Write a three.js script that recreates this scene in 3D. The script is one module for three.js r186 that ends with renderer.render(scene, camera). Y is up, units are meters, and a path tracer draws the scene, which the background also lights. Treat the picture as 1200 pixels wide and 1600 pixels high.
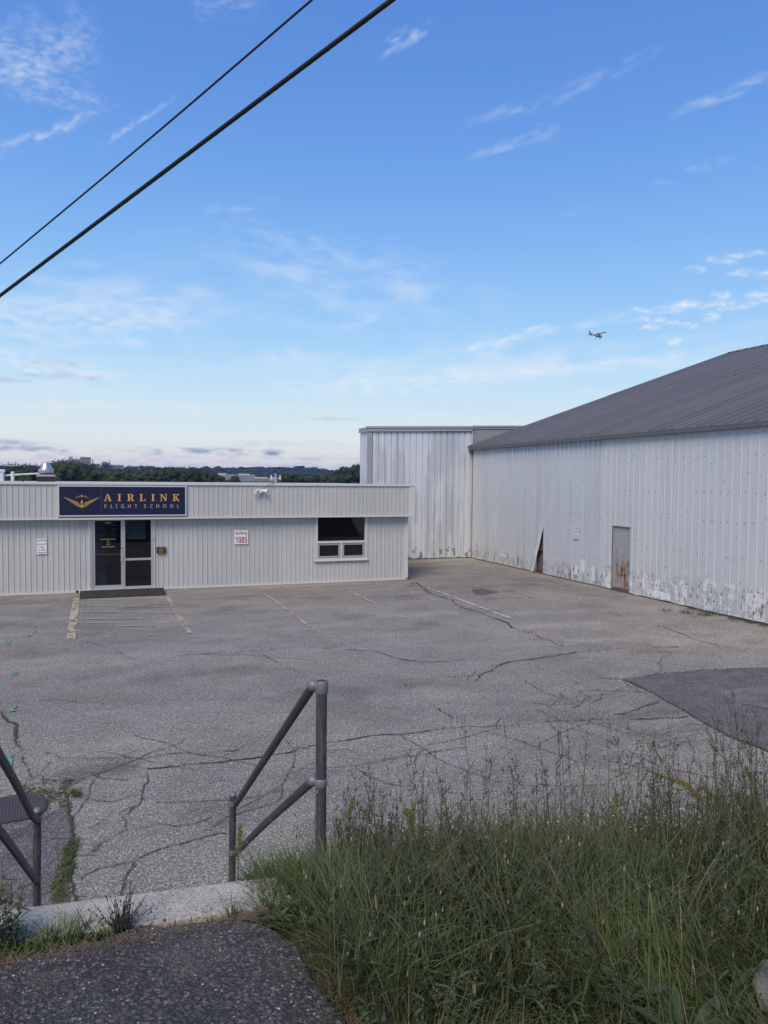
import * as THREE from 'three';
import { mergeGeometries } from 'three/addons/utils/BufferGeometryUtils.js';
import { RoundedBoxGeometry } from 'three/addons/geometries/RoundedBoxGeometry.js';

// ------------------------------------------------------------ camera, sky, sun, exposure
const scene = new THREE.Scene();
const D2R = Math.PI / 180;
const camera = new THREE.PerspectiveCamera(67.6, 768 / 1024, 0.05, 12000);
camera.position.set(0, 3.6, 0);
camera.rotation.order = 'YXZ';
camera.rotation.set(-2.329 * D2R, -20.4 * D2R, 0.0079);
scene.add(camera);

const renderer = new THREE.WebGLRenderer({ antialias: true });
renderer.toneMapping = THREE.LinearToneMapping;
renderer.toneMappingExposure = 1.0;
renderer.shadowMap.enabled = true;
renderer.shadowMap.type = THREE.PCFSoftShadowMap;

const sun = new THREE.DirectionalLight(0xffecd2, 3.25);
sun.position.set(-32, 62, 27);
sun.target.position.set(6, 0, -18);
sun.castShadow = true;
sun.shadow.radius = 62;
sun.shadow.mapSize.set(2048, 2048);
Object.assign(sun.shadow.camera, { left: -45, right: 45, top: 45, bottom: -45, near: 1, far: 200 });
scene.add(sun, sun.target);

// ------------------------------------------------------------ random numbers and noise
function rng(seed) {
  let a = seed >>> 0;
  return () => { a = (a + 0x6D2B79F5) >>> 0; let t = Math.imul(a ^ (a >>> 15), 1 | a); t = (t + Math.imul(t ^ (t >>> 7), 61 | t)) ^ t; return ((t ^ (t >>> 14)) >>> 0) / 4294967296; };
}
const R = rng(77), rr = (a, b) => a + (b - a) * R();
function h2(x, y, s = 0) {
  let h = Math.imul(x | 0, 374761393) ^ Math.imul(y | 0, 668265263) ^ Math.imul(s | 0, 974711);
  h = Math.imul(h ^ (h >>> 13), 1274126177); h ^= h >>> 16; return (h >>> 0) / 4294967296;
}
function vn(x, y, s = 0, p = 0) {            // value noise, tileable with period p
  let xi = Math.floor(x), yi = Math.floor(y); let fx = x - xi, fy = y - yi;
  fx = fx * fx * (3 - 2 * fx); fy = fy * fy * (3 - 2 * fy);
  let x1 = xi + 1, y1 = yi + 1;
  if (p) { xi = ((xi % p) + p) % p; yi = ((yi % p) + p) % p; x1 = ((x1 % p) + p) % p; y1 = ((y1 % p) + p) % p; }
  const a = h2(xi, yi, s), b = h2(x1, yi, s), c = h2(xi, y1, s), d = h2(x1, y1, s);
  return a + (b - a) * fx + (c - a) * fy + (a - b - c + d) * fx * fy;
}
function fbm(x, y, o = 4, s = 0) { let v = 0, w = 0.5, t = 0; for (let i = 0; i < o; i++) { v += w * vn(x, y, s + i * 17); t += w; w *= 0.5; x = x * 2.03 + 3.1; y = y * 2.03 + 1.7; } return v / t; }
const clamp = (v, a = 0, b = 1) => Math.min(b, Math.max(a, v));
const sm = (a, b, v) => { const t = clamp((v - a) / (b - a)); return t * t * (3 - 2 * t); };
const mix = (a, b, t) => a + (b - a) * t;
const s2l = c => { c /= 255; return c <= 0.04045 ? c / 12.92 : Math.pow((c + 0.055) / 1.055, 2.4); };
const l2s = c => { c = clamp(c); return 255 * (c <= 0.0031308 ? 12.92 * c : 1.055 * Math.pow(c, 1 / 2.4) - 0.055); };
const lut = (tab, x) => { if (x <= tab[0][0]) return tab[0][1]; for (let i = 1; i < tab.length; i++) if (x <= tab[i][0]) return mix(tab[i - 1][1], tab[i][1], (x - tab[i - 1][0]) / (tab[i][0] - tab[i - 1][0])); return tab[tab.length - 1][1]; };

// ------------------------------------------------------------ the evening sky
{
  const W = 4096, H = 2048, data = new Float32Array(W * H * 4);
  const grad = [[0, 224, 226, 236], [0.9, 230, 231, 236], [1.8, 234, 236, 234], [3.2, 228, 239, 240], [5, 212, 235, 246], [7.5, 192, 226, 250], [10, 168, 212, 251], [13, 151, 199, 248], [16.5, 133, 184, 243], [20, 118, 170, 236], [24, 106, 157, 229], [28, 97, 147, 222], [32, 91, 139, 216], [50, 74, 118, 196], [90, 60, 100, 178]]
    .map(g => [g[0], s2l(g[1]), s2l(g[2]), s2l(g[3])]);
  const gcol = el => { let i = 1; while (i < grad.length - 1 && grad[i][0] < el) i++; const a = grad[i - 1], b = grad[i], t = clamp((el - a[0]) / (b[0] - a[0])); return [mix(a[1], b[1], t), mix(a[2], b[2], t), mix(a[3], b[3], t)]; };
  const WHITE = [0.86, 0.9, 0.97];
  for (let j = 0; j < H; j++) {
    const el = ((j + 0.5) / H - 0.5) * 180, base = el > 0 ? gcol(el) : [0.16, 0.16, 0.17];
    for (let i = 0; i < W; i++) {
      const k = (j * W + i) * 4, az = ((i + 0.5) / W) * 360 - 90;
      let r = base[0], g = base[1], b = base[2];
      if (el > 0 && el < 60) {
        // thin high cirrus veils, drawn out along the wind
        const ce = Math.max(0.03, Math.sin((el + 1.2) * D2R)), dx = Math.sin(az * D2R) * Math.cos(el * D2R) / ce, dz = Math.cos(az * D2R) * Math.cos(el * D2R) / ce;
        const p = dx * 0.94 + dz * 0.35, q = dz * 0.94 - dx * 0.35;
        let c = sm(0.52, 0.85, fbm(p * 0.42, q * 1.15 + 0.6 * fbm(p, q, 2, 8), 4, 3)) * sm(1.5, 4, el) * (1 - sm(10, 17, el)) * 0.16;
        // cloud bank low over the horizon
        if (el < 4) {
          const lump = fbm(az * 0.8, el * 5, 4, 31), bank = sm(0.44, 0.62, lump + 0.22 * (1 - sm(0.2, 2.3, el))) * (1 - sm(1.5, 2.6, el));
          const tint = fbm(az * 1.7, el * 9, 3, 44);
          const cr = mix(s2l(186), s2l(240), sm(0.42, 0.66, tint)), cg = mix(s2l(194), s2l(216), sm(0.42, 0.66, tint)), cb = mix(s2l(222), s2l(220), sm(0.42, 0.66, tint));
          r = mix(r, cr, bank * 0.45); g = mix(g, cg, bank * 0.45); b = mix(b, cb, bank * 0.45);
        }
        r = mix(r, WHITE[0], c); g = mix(g, WHITE[1], c); b = mix(b, WHITE[2], c);
      }
      data[k] = r; data[k + 1] = g; data[k + 2] = b; data[k + 3] = 1;
    }
  }
  // separate wisps: azimuth, elevation, half length, half width (degrees), slope, strength, colour, grain
  const warm = [0.93, 0.86, 0.83], slate = [s2l(118), s2l(142), s2l(188)], white = [0.86, 0.9, 0.97], dim = [s2l(170), s2l(180), s2l(205)];
  const wisp = (px, py, hl, hw, slope, str, col = white, grain = 1) => {
    const x = (px - 600) / 1195, az0 = 20.4 + Math.atan(x) / D2R, el0 = Math.atan((751.4 + (px - 600) * 0.0079 - py) / 1195 * Math.cos(Math.atan(x))) / D2R;
    const L = hl / 19.5, Wd = hw / 19.5, a = Math.atan(slope), ca = Math.cos(a), sa = Math.sin(a), ce = Math.cos(el0 * D2R), seed = Math.floor(px * 7 + py);
    const reach = L + Wd, i0 = Math.floor((az0 - reach / ce + 90) / 360 * W), i1 = Math.ceil((az0 + reach / ce + 90) / 360 * W), j0 = Math.floor(((el0 - reach) / 180 + 0.5) * H), j1 = Math.ceil(((el0 + reach) / 180 + 0.5) * H);
    for (let j = j0; j <= j1; j++) for (let i = i0; i <= i1; i++) {
      const az = (i + 0.5) / W * 360 - 90, el = ((j + 0.5) / H - 0.5) * 180, X = (az - az0) * ce, Y = el - el0;
      const u = (X * ca + Y * sa) / L, v = (-X * sa + Y * ca) / Wd;
      const n = fbm(u * L * 1.1 * grain, v * Wd * 3.2 * grain, 5, seed), n2 = fbm(u * 2.2, v * 0.8, 3, seed + 5);
      const env = (1 - sm(0.35, 1, Math.abs(u + (n2 - 0.5) * 0.5))) * (1 - sm(0.1, 1, Math.abs(v + (n2 - 0.5) * 1.3)));
      const c = str * (el0 > 14 ? 0.5 : el0 < 3.2 ? 0.95 : 0.85) * env * sm(0.30, 0.86, n + env * 0.06);
      if (c <= 0) continue;
      const k = (j * W + ((i % W) + W) % W) * 4; for (let m = 0; m < 3; m++) data[k + m] = mix(data[k + m], col[m], clamp(c));
    }
  };
  // upper left
  wisp(45, 105, 95, 50, 0.15, 0.62, white, 2.2); wisp(95, 75, 60, 40, 0.3, 0.3, white, 2.5); wisp(30, 120, 60, 25, 0.1, 0.5, white, 2);
  wisp(125, 160, 40, 12, -0.1, 0.5, white, 3); wisp(85, 172, 50, 8, 0, 0.4, white, 3); wisp(85, 215, 105, 11, 0.58, 0.72, white, 2); wisp(220, 200, 68, 5, 0.77, 0.72, white, 2.4); wisp(350, 20, 60, 24, 0.1, 0.3, white, 2.6);
  // upper right
  wisp(628, 77, 42, 13, 0.42, 0.62, white, 1.6); wisp(840, 168, 170, 13, 0.27, 0.34); wisp(800, 232, 72, 11, 0.22, 0.55); wisp(1135, 155, 95, 11, 0.22, 0.6); wisp(1090, 268, 42, 11, 0, 0.3, white, 2); wisp(1025, 294, 22, 6, -0.1, 0.3); wisp(895, 335, 24, 7, 0.4, 0.22); wisp(1195, 265, 40, 22, 0.4, 0.3, dim, 0.8);
  // middle veils
  wisp(370, 330, 62, 9, 0.16, 0.34); wisp(260, 370, 90, 9, 0.3, 0.16); wisp(470, 385, 160, 34, -0.08, 0.3); wisp(560, 430, 150, 40, -0.12, 0.28); wisp(560, 505, 60, 14, 0.1, 0.3); wisp(130, 500, 190, 34, 0.06, 0.5); wisp(230, 470, 60, 6, 0, 0.34); wisp(440, 560, 40, 16, 0, 0.36); wisp(610, 600, 200, 26, 0.05, 0.44); wisp(775, 538, 100, 12, 0.3, 0.75); wisp(860, 520, 170, 13, 0.14, 0.32); wisp(740, 590, 260, 8, 0.06, 0.5); wisp(890, 575, 170, 9, 0.02, 0.5); wisp(1090, 560, 110, 20, 0.1, 0.4); wisp(170, 630, 150, 4, 0, 0.4); wisp(540, 605, 90, 16, 0.04, 0.34); wisp(250, 668, 70, 6, 0.02, 0.5); wisp(690, 655, 120, 5, 0.04, 0.5); wisp(45, 600, 95, 7, 0, 0.3, white); wisp(50, 634, 70, 4, 0, 0.5);
  wisp(110, 578, 80, 20, -0.06, 0.75, [0.8, 0.84, 0.93], 1.4); wisp(20, 565, 60, 24, -0.1, 0.55, white, 1.4); wisp(85, 568, 44, 7, 0, 0.5, dim, 1.6); wisp(95, 590, 85, 8, 0, 0.55, dim, 1.8); wisp(15, 596, 36, 7, 0, 0.6, dim); wisp(150, 585, 60, 6, 0, 0.5, white, 2);
  wisp(150, 470, 300, 46, 0.06, 0.34, white, 0.4); wisp(520, 460, 280, 60, -0.12, 0.34, white, 0.35); wisp(620, 570, 320, 40, 0.06, 0.36, white, 0.4); wisp(900, 560, 300, 30, 0.07, 0.36, white, 0.4); wisp(120, 545, 170, 24, 0, 0.36, white, 0.5); wisp(300, 640, 300, 16, 0.01, 0.5, [0.86, 0.85, 0.82], 0.6);
  // small lit puffs above the hangar
  for (const [x, y, l, w] of [[1075, 480, 30, 5], [1138, 478, 25, 6], [1185, 468, 22, 8], [1012, 502, 20, 3], [1038, 487, 22, 4], [1101, 498, 12, 5], [1014, 513, 18, 4], [1042, 506, 11, 3], [1068, 511, 13, 3], [1118, 464, 12, 4], [1115, 413, 26, 5], [1155, 403, 22, 4], [1078, 425, 14, 4], [995, 488, 14, 3], [1180, 430, 40, 5], [1050, 538, 12, 4]]) wisp(x, y, l * 1.25, w * 1.5, -0.08, 0.92, [0.95, 0.93, 0.95], 1.6);
  // slate clouds near the horizon
  wisp(26, 697, 80, 9, 0, 1.2, slate, 0.9); wisp(70, 703, 38, 4, -0.03, 0.9, slate, 1.4); wisp(292, 705, 82, 9, 0, 1.25, slate, 0.9); wisp(270, 700, 18, 6, 0, 0.85, warm, 2); wisp(405, 709, 46, 8, 0, 1.1, slate, 1); wisp(365, 703, 14, 3, 0, 0.8, slate); wisp(215, 706, 24, 4, 0, 0.7, dim); wisp(520, 655, 50, 3, 0, 0.55, dim); wisp(450, 694, 120, 8, 0, 0.5, [s2l(205), s2l(208), s2l(222)]); wisp(40, 714, 20, 5, 0, 0.7, warm, 2); wisp(150, 714, 40, 5, 0, 0.5, warm, 2.4); wisp(190, 718, 40, 5, 0, 0.45, warm, 2.4); wisp(330, 717, 60, 4, 0, 0.4, warm, 2); wisp(470, 716, 90, 4, 0, 0.45, dim);
  const t = new THREE.DataTexture(data, W, H, THREE.RGBAFormat, THREE.FloatType);
  t.mapping = THREE.EquirectangularReflectionMapping; t.colorSpace = THREE.LinearSRGBColorSpace; t.minFilter = t.magFilter = THREE.LinearFilter; t.needsUpdate = true;
  scene.background = t; scene.environment = t;
}
scene.fog = new THREE.FogExp2(0x7fa3e0, 0.00009);

// ------------------------------------------------------------ helpers for objects
const taken = {};
function numbered(n) { taken[n] = (taken[n] ?? -1) + 1; return taken[n] ? `${n}_${String(taken[n]).padStart(3, '0')}` : n; }
function shade(o) { o.castShadow = true; o.receiveShadow = true; return o; }
function thing(name, label, category, [x, y, z] = [0, 0, 0], turn = 0, group) {
  const o = new THREE.Group(); o.name = numbered(name); o.position.set(x, y, z); o.rotation.y = turn; o.userData = { label, category }; if (group) o.userData.group = group; scene.add(o); return o;
}
function part(name, geo, mat, parent, pos) { const m = shade(new THREE.Mesh(geo, mat)); m.name = name; if (pos) m.position.set(...pos); parent.add(m); return m; }
function single(name, geo, mat, label, category, pos, group) { const m = shade(new THREE.Mesh(geo, mat)); m.name = numbered(name); if (pos) m.position.set(...pos); m.userData = { label, category }; if (group) m.userData.group = group; scene.add(m); return m; }
function struct(name, geo, mat) { const m = shade(new THREE.Mesh(geo, mat)); m.name = numbered(name); m.userData = { kind: 'structure', label: name.replace(/_/g, ' ') }; scene.add(m); return m; }
function stuff(name, geo, mat, label, category) { const m = shade(new THREE.Mesh(geo, mat)); m.name = numbered(name); m.userData = { kind: 'stuff', label, category }; scene.add(m); return m; }
const box = (w, h, d, x = 0, y = 0, z = 0) => new THREE.BoxGeometry(w, h, d).translate(x, y, z);
const span = (x0, x1, y0, y1, z0, z1) => box(x1 - x0, y1 - y0, z1 - z0, (x0 + x1) / 2, (y0 + y1) / 2, (z0 + z1) / 2);
const rbox = (w, h, d, r, x = 0, y = 0, z = 0) => new RoundedBoxGeometry(w, h, d, 2, r).translate(x, y, z);
function rod(a, b, r0, r1 = r0, n = 10) {
  const A = new THREE.Vector3(...a), B = new THREE.Vector3(...b), d = B.clone().sub(A), g = new THREE.CylinderGeometry(r1, r0, d.length(), n);
  g.applyQuaternion(new THREE.Quaternion().setFromUnitVectors(new THREE.Vector3(0, 1, 0), d.normalize())); return g.translate((A.x + B.x) / 2, (A.y + B.y) / 2, (A.z + B.z) / 2);
}
const merge = gs => mergeGeometries(gs.map(g => { const q = g.index ? g.toNonIndexed() : g; for (const k of Object.keys(q.attributes)) if (!['position', 'normal', 'uv'].includes(k)) q.deleteAttribute(k); return q; }));
class MB {                                     // triangles with vertex colours
  constructor() { this.p = []; this.c = []; this.u = []; this.i = []; }
  v(x, y, z, c = [1, 1, 1], u = 0, w = 0) { this.p.push(x, y, z); this.c.push(c[0], c[1], c[2]); this.u.push(u, w); return this.p.length / 3 - 1; }
  t(a, b, c) { this.i.push(a, b, c); } q(a, b, c, d) { this.i.push(a, b, c, a, c, d); }
  geo(flat = false) { let g = new THREE.BufferGeometry(); g.setAttribute('position', new THREE.Float32BufferAttribute(this.p, 3)); g.setAttribute('color', new THREE.Float32BufferAttribute(this.c, 3)); g.setAttribute('uv', new THREE.Float32BufferAttribute(this.u, 2)); g.setIndex(this.i); if (flat) g = g.toNonIndexed(); g.computeVertexNormals(); return g; }
}
function tex(W, H, fn, srgb = true) {          // fn gives linear colour (or 0..1 height)
  const d = new Uint8Array(W * H * 4);
  for (let j = 0; j < H; j++) for (let i = 0; i < W; i++) { const c = fn((i + 0.5) / W, (j + 0.5) / H, i, j), k = (j * W + i) * 4; for (let m = 0; m < 3; m++) d[k + m] = srgb ? l2s(c[m]) : 255 * clamp(c[m]); d[k + 3] = 255; }
  return dataTex(d, W, H, srgb);
}
function dataTex(d, W, H, srgb) { const t = new THREE.DataTexture(d, W, H); t.wrapS = t.wrapT = THREE.RepeatWrapping; t.magFilter = THREE.LinearFilter; t.minFilter = THREE.LinearMipmapLinearFilter; t.generateMipmaps = true; if (srgb) t.colorSpace = THREE.SRGBColorSpace; t.needsUpdate = true; return t; }
const rep = (t, x, y = x) => { const c = t.clone(); c.repeat.set(x, y); c.needsUpdate = true; return c; };
const lin = (r, g, b) => new THREE.Color().setRGB(r, g, b);
const std = (r, g, b, rough = 0.8, o = {}) => new THREE.MeshStandardMaterial({ color: lin(r, g, b), roughness: rough, ...o });

// stones scattered in a tile, giving a colour map and a relief map
function aggregate(N, count, r0, r1, bg, tones, seed, flecks = 0) {
  const r = rng(seed), c = new Float32Array(N * N * 3), h = new Float32Array(N * N);
  for (let j = 0; j < N; j++) for (let i = 0; i < N; i++) { const n = 0.75 + 0.5 * vn(i / 6, j / 6, seed, Math.floor(N / 6)) * (0.6 + 0.8 * h2(i, j, seed)), k = j * N + i; c[k * 3] = bg[0] * n; c[k * 3 + 1] = bg[1] * n; c[k * 3 + 2] = bg[2] * n; h[k] = 0.1 * h2(i, j, seed + 1); }
  for (let s = 0; s < count + flecks; s++) {
    const cx = r() * N, cy = r() * N, fl = s >= count, ra = fl ? r0 * (0.6 + 1.1 * r()) : r0 + (r1 - r0) * Math.pow(r(), 1.6), el = 0.65 + 0.6 * r(), an = r() * 3.14, ca = Math.cos(an), sa = Math.sin(an);
    const t = fl ? [0.42, 0.41, 0.4] : tones[Math.floor(r() * tones.length)], v = 0.7 + 0.6 * r();
    for (let j = Math.floor(cy - ra * 1.3); j <= cy + ra * 1.3; j++) for (let i = Math.floor(cx - ra * 1.3); i <= cx + ra * 1.3; i++) {
      const X = (i - cx), Y = (j - cy), u = (X * ca + Y * sa) / ra, w = (-X * sa + Y * ca) / (ra * el), d = u * u + w * w + 0.5 * (h2(i, j, s) - 0.5);
      if (d > 1) continue; const k = (((j % N) + N) % N) * N + ((i % N) + N) % N; c[k * 3] = t[0] * v; c[k * 3 + 1] = t[1] * v; c[k * 3 + 2] = t[2] * v; h[k] = Math.max(h[k], 0.35 + 0.6 * (1 - d) + 0.1 * r());
    }
  }
  const cd = new Uint8Array(N * N * 4), hd = new Uint8Array(N * N * 4);
  for (let k = 0; k < N * N; k++) { for (let m = 0; m < 3; m++) { cd[k * 4 + m] = l2s(c[k * 3 + m]); hd[k * 4 + m] = 255 * clamp(h[k]); } cd[k * 4 + 3] = hd[k * 4 + 3] = 255; }
  return [dataTex(cd, N, N, true), dataTex(hd, N, N, false)];
}
const [lotMap, lotBump] = aggregate(1024, 21000, 2.2, 6.0, [0.15, 0.146, 0.15], [[0.30, 0.294, 0.292], [0.44, 0.43, 0.42], [0.20, 0.195, 0.20], [0.15, 0.146, 0.152], [0.36, 0.35, 0.34], [0.26, 0.255, 0.255]], 5);
const [pathMap, pathBump] = aggregate(1024, 15000, 2.6, 8.5, [0.034, 0.034, 0.036], [[0.055, 0.055, 0.059], [0.085, 0.085, 0.09], [0.045, 0.045, 0.049], [0.07, 0.07, 0.075], [0.13, 0.129, 0.13], [0.062, 0.062, 0.066]], 9, 330);
const M = {};
M.lot = new THREE.MeshStandardMaterial({ map: lotMap, bumpMap: lotBump, bumpScale: 0.003, roughness: 0.93, vertexColors: true });
const patchMap = tex(1024, 1024, (u, v, i, j) => { const k = (j * 1024 + i) * 4, d = lotMap.image.data, m = 1 + 0.5 * (fbm(u * 5, v * 5, 4, 70) - 0.5) + 0.35 * (fbm(u * 14, v * 14, 3, 71) - 0.5); return [s2l(d[k]) * m, s2l(d[k + 1]) * m, s2l(d[k + 2]) * m]; });
M.patch = new THREE.MeshStandardMaterial({ map: patchMap, bumpMap: lotBump, bumpScale: 0.002, roughness: 0.9, vertexColors: true });
const pathMap2 = tex(1024, 1024, (u, v, i, j) => { const k = (j * 1024 + i) * 4, d = pathMap.image.data, m = 1 + 0.7 * (fbm(u * 4, v * 4, 4, 80) - 0.5), q = 0.5 * sm(0.6, 0.72, fbm(u * 6 + 2, v * 6, 4, 83)); return [mix(s2l(d[k]) * m, 0.10, q), mix(s2l(d[k + 1]) * m, 0.092, q), mix(s2l(d[k + 2]) * m, 0.085, q)]; });
M.path = new THREE.MeshStandardMaterial({ color: lin(1.08, 1.04, 0.96), map: pathMap2, bumpMap: pathBump, bumpScale: 0.005, roughness: 0.85 });
const concTex = tex(512, 512, (u, v, i, j) => { const n = 0.37 + 0.2 * (fbm(u * 9, v * 9, 4, 2) - 0.5) + 0.10 * (h2(i, j, 4) - 0.5) + 0.20 * (h2(i >> 2, j >> 2, 5) - 0.5) + (h2(i >> 2, j >> 2, 8) > 0.975 ? -0.2 : 0); return [n * 1.03, n, n * 0.87]; });
const concBump = tex(512, 512, (u, v, i, j) => { const n = 0.5 + 0.3 * (h2(i >> 1, j >> 1, 6) - 0.5) + 0.3 * (fbm(u * 30, v * 30, 3, 9) - 0.5); return [n, n, n]; }, false);
M.concrete = new THREE.MeshStandardMaterial({ map: rep(concTex, 1.3), bumpMap: rep(concBump, 1.3), bumpScale: 0.004, roughness: 0.95 });

// ------------------------------------------------------------ ground, lot, bank
struct('ground', new THREE.PlaneGeometry(14000, 14000).rotateX(-Math.PI / 2).translate(0, -0.4, -3000), std(0.045, 0.06, 0.028, 1));

const lot = new THREE.Group(); lot.name = 'parking_lot'; lot.userData = { kind: 'structure', label: 'worn grey asphalt parking lot' }; scene.add(lot);
const lotTone = (x, z) => {
  let v = 1.05 + 0.46 * (fbm(x * 0.22, z * 0.5, 4, 60) - 0.5) + 0.34 * (fbm(x * 0.9 + 5, z * 1.8, 4, 62) - 0.5) + 0.2 * (fbm(x * 3, z * 3, 2, 63) - 0.5);
  // dust-pale streaks and darker oily blotches with outlines of their own
  v += 0.16 * sm(0.60, 0.72, fbm(x * 0.55, z * 1.1, 4, 71)); v -= 0.17 * sm(0.60, 0.70, fbm(x * 0.8 + 9, z * 1.2, 4, 75));
  for (const [sx, sz, a, c, k] of [[-1.9, -24.5, 1.7, 0.5, 0.3], [-0.1, -9.95, 0.6, 0.28, 0.26], [7.9, -9.5, 0.9, 0.22, 0.25], [3.4, -21.5, 0.5, 0.4, 0.16], [6.2, -22.4, 0.55, 0.6, 0.18], [8.8, -21.8, 0.5, 0.6, 0.16], [12.6, -29.5, 2.6, 1.2, 0.16], [14.9, -24, 0.9, 5, 0.12]]) { const q = Math.hypot((x - sx) / a, (z - sz) / c) + 0.9 * (fbm(x * 2.6, z * 2.6, 4, 120) - 0.5); v -= k * (1 - sm(0.75, 1.05, q)) * (0.6 + 0.8 * fbm(x * 6, z * 6, 3, 121)); }
  return v;
};
{
  const b = new MB(), xs = [], zs = [];
  for (let x = -70; x < -8; x += 3) xs.push(x); for (let x = -8; x < 18; x += 0.14) xs.push(x); for (let x = 18; x <= 60; x += 3) xs.push(x);
  for (let z = -5.2; z > -34; z -= 0.14) zs.push(z); for (let z = -34; z >= -75; z -= 3) zs.push(z);
  for (let j = 0; j < zs.length; j++) for (let i = 0; i < xs.length; i++) {
    const x = xs[i], z = zs[j], v = lotTone(x, z), w = sm(0.5, 0.7, fbm(x * 0.5, z * 0.9, 3, 90)) * 0.06;
    b.v(x, 0.012 * (fbm(x * 0.7, z * 0.7, 3, 12) - 0.5) - 0.006, z, [v * (1.05 + w), v * (1.025 + w * 0.6), v * (0.90 - w * 0.3)], x / 1.6, z / 1.6);
  }
  for (let j = 0; j < zs.length - 1; j++) for (let i = 0; i < xs.length - 1; i++) { const a = j * xs.length + i; b.q(a, a + 1, a + xs.length + 1, a + xs.length); }
  part('asphalt_surface', b.geo(), M.lot, lot);
}
// flat irregular sheets on the lot
function sheet(pts, y, jag, tone, seed) {
  const out = [], n = pts.length;
  for (let i = 0; i < n; i++) { const a = pts[i], c = pts[(i + 1) % n], L = Math.hypot(c[0] - a[0], c[1] - a[1]), m = Math.max(1, Math.round(L / 0.12)); for (let k = 0; k < m; k++) { const t = k / m, x = mix(a[0], c[0], t), z = mix(a[1], c[1], t); out.push([x + jag * (fbm(x * 4, z * 4, 3, seed) - 0.5), z + jag * (fbm(x * 4 + 9, z * 4, 3, seed + 1) - 0.5)]); } }
  const s = new THREE.Shape(out.map(p => new THREE.Vector2(p[0], -p[1]))), g = new THREE.ShapeGeometry(s).rotateX(-Math.PI / 2).translate(0, y, 0);
  const p = g.attributes.position, uv = g.attributes.uv, c = [];
  for (let i = 0; i < p.count; i++) { uv.setXY(i, p.getX(i) / 1.6 + 0.37, p.getZ(i) / 1.6); const v = tone * (0.9 + 0.2 * fbm(p.getX(i) * 2, p.getZ(i) * 2, 3, seed)); c.push(v * 1.04, v * 1.01, v * 0.97); }
  g.setAttribute('color', new THREE.Float32BufferAttribute(c, 3)); return g;
}
part('asphalt_patch', sheet([[8.97, -11.45], [10.03, -11.59], [11.03, -11.51], [12.23, -11.27], [14.2, -10.9], [14.0, -5.4], [8.3, -5.4], [8.42, -7.75], [8.39, -8.24], [8.49, -8.96], [8.70, -9.74], [8.87, -10.55]], 0.006, 0.16, 0.58, 3), M.patch, lot);
part('pale_wash', sheet([[10.0, -9.15], [9.75, -9.7], [9.95, -10.22], [10.5, -10.35], [11.3, -10.2], [11.6, -9.8], [11.0, -9.85], [10.4, -9.85], [10.25, -9.5], [10.6, -9.2], [10.9, -8.9], [10.4, -8.8]], 0.011, 0.3, 0.72, 5), M.patch, lot);
part('asphalt_patch', sheet([[11.44, -22.39], [11.6, -22.75], [12.05, -22.83], [12.1, -22.4], [12.25, -22.0], [11.9, -21.9], [11.39, -21.53], [11.2, -21.9]], 0.006, 0.12, 0.48, 7), M.patch, lot);
part('asphalt_patch', sheet([[-0.36, -9.0], [-0.30, -8.4], [-0.28, -7.3], [-0.24, -6.2], [-2.6, -6.2], [-2.6, -8.55], [-1.4, -8.6], [-0.62, -8.7]], 0.005, 0.05, 0.62, 8), M.patch, lot);

const crackMat = std(0.062, 0.058, 0.048, 1), greenSpots = [];
function crack(pts, w, seed, weed = 0, jag = 0.16) {
  const r = rng(seed), b = new MB(); let prev = null, s = 0;
  for (let i = 0; i < pts.length - 1; i++) {
    const a = pts[i], c = pts[i + 1], L = Math.hypot(c[0] - a[0], c[1] - a[1]), m = Math.max(2, Math.ceil(L / 0.05)), nx = -(c[1] - a[1]) / L, nz = (c[0] - a[0]) / L;
    for (let k = i ? 1 : 0; k <= m; k++) {
      const t = k / m; s += L / m; const off = (jag * (fbm(s * 2.2, seed, 4, seed) - 0.5) * 1.1 + 0.05 * (fbm(s * 11, seed, 2, seed + 4) - 0.5)) * Math.min(1, 4 * Math.min(t + (i ? 1 : 0), 1 - t + (i < pts.length - 2 ? 1 : 0)));
      const x = mix(a[0], c[0], t) + nx * off, z = mix(a[1], c[1], t) + nz * off, ww = Math.max(0.003, w * 0.42 * (0.24 + 2.2 * Math.pow(fbm(s * 5, seed + 3, 3, seed), 1.5)) * (fbm(s * 0.9, 7, 2, seed + 9) < 0.40 ? 0.3 : 1));
      const p = [b.v(x - nx * ww / 2, 0.009, z - nz * ww / 2), b.v(x + nx * ww / 2, 0.009, z + nz * ww / 2)];
      if (prev) b.q(prev[0], prev[1], p[1], p[0]); prev = p;
      if (weed && r() < weed * (fbm(s * 0.8, seed, 2, seed + 20) > 0.42 ? 1 : 0.2)) greenSpots.push([x, z, ww]);
    }
  }
  part('crack', b.geo(), crackMat, lot);
}
crack([[10.53, -24.99], [10.07, -23.13], [9.91, -21.85], [9.96, -20.89], [9.71, -19.50], [9.80, -18.69], [9.75, -17.88], [9.75, -17.20], [9.55, -16.37], [9.59, -15.69], [9.56, -15.16], [9.52, -14.24]], 0.075, 11, 0.75);
crack([[1.45, -15.95], [2.58, -15.88], [3.23, -15.99], [3.80, -15.99], [4.66, -15.64]], 0.04, 12, 0.2); crack([[4.87, -15.38], [5.32, -15.16], [5.51, -14.66], [5.71, -14.24], [5.91, -13.88], [6.50, -13.74]], 0.05, 13, 0.4);
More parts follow.
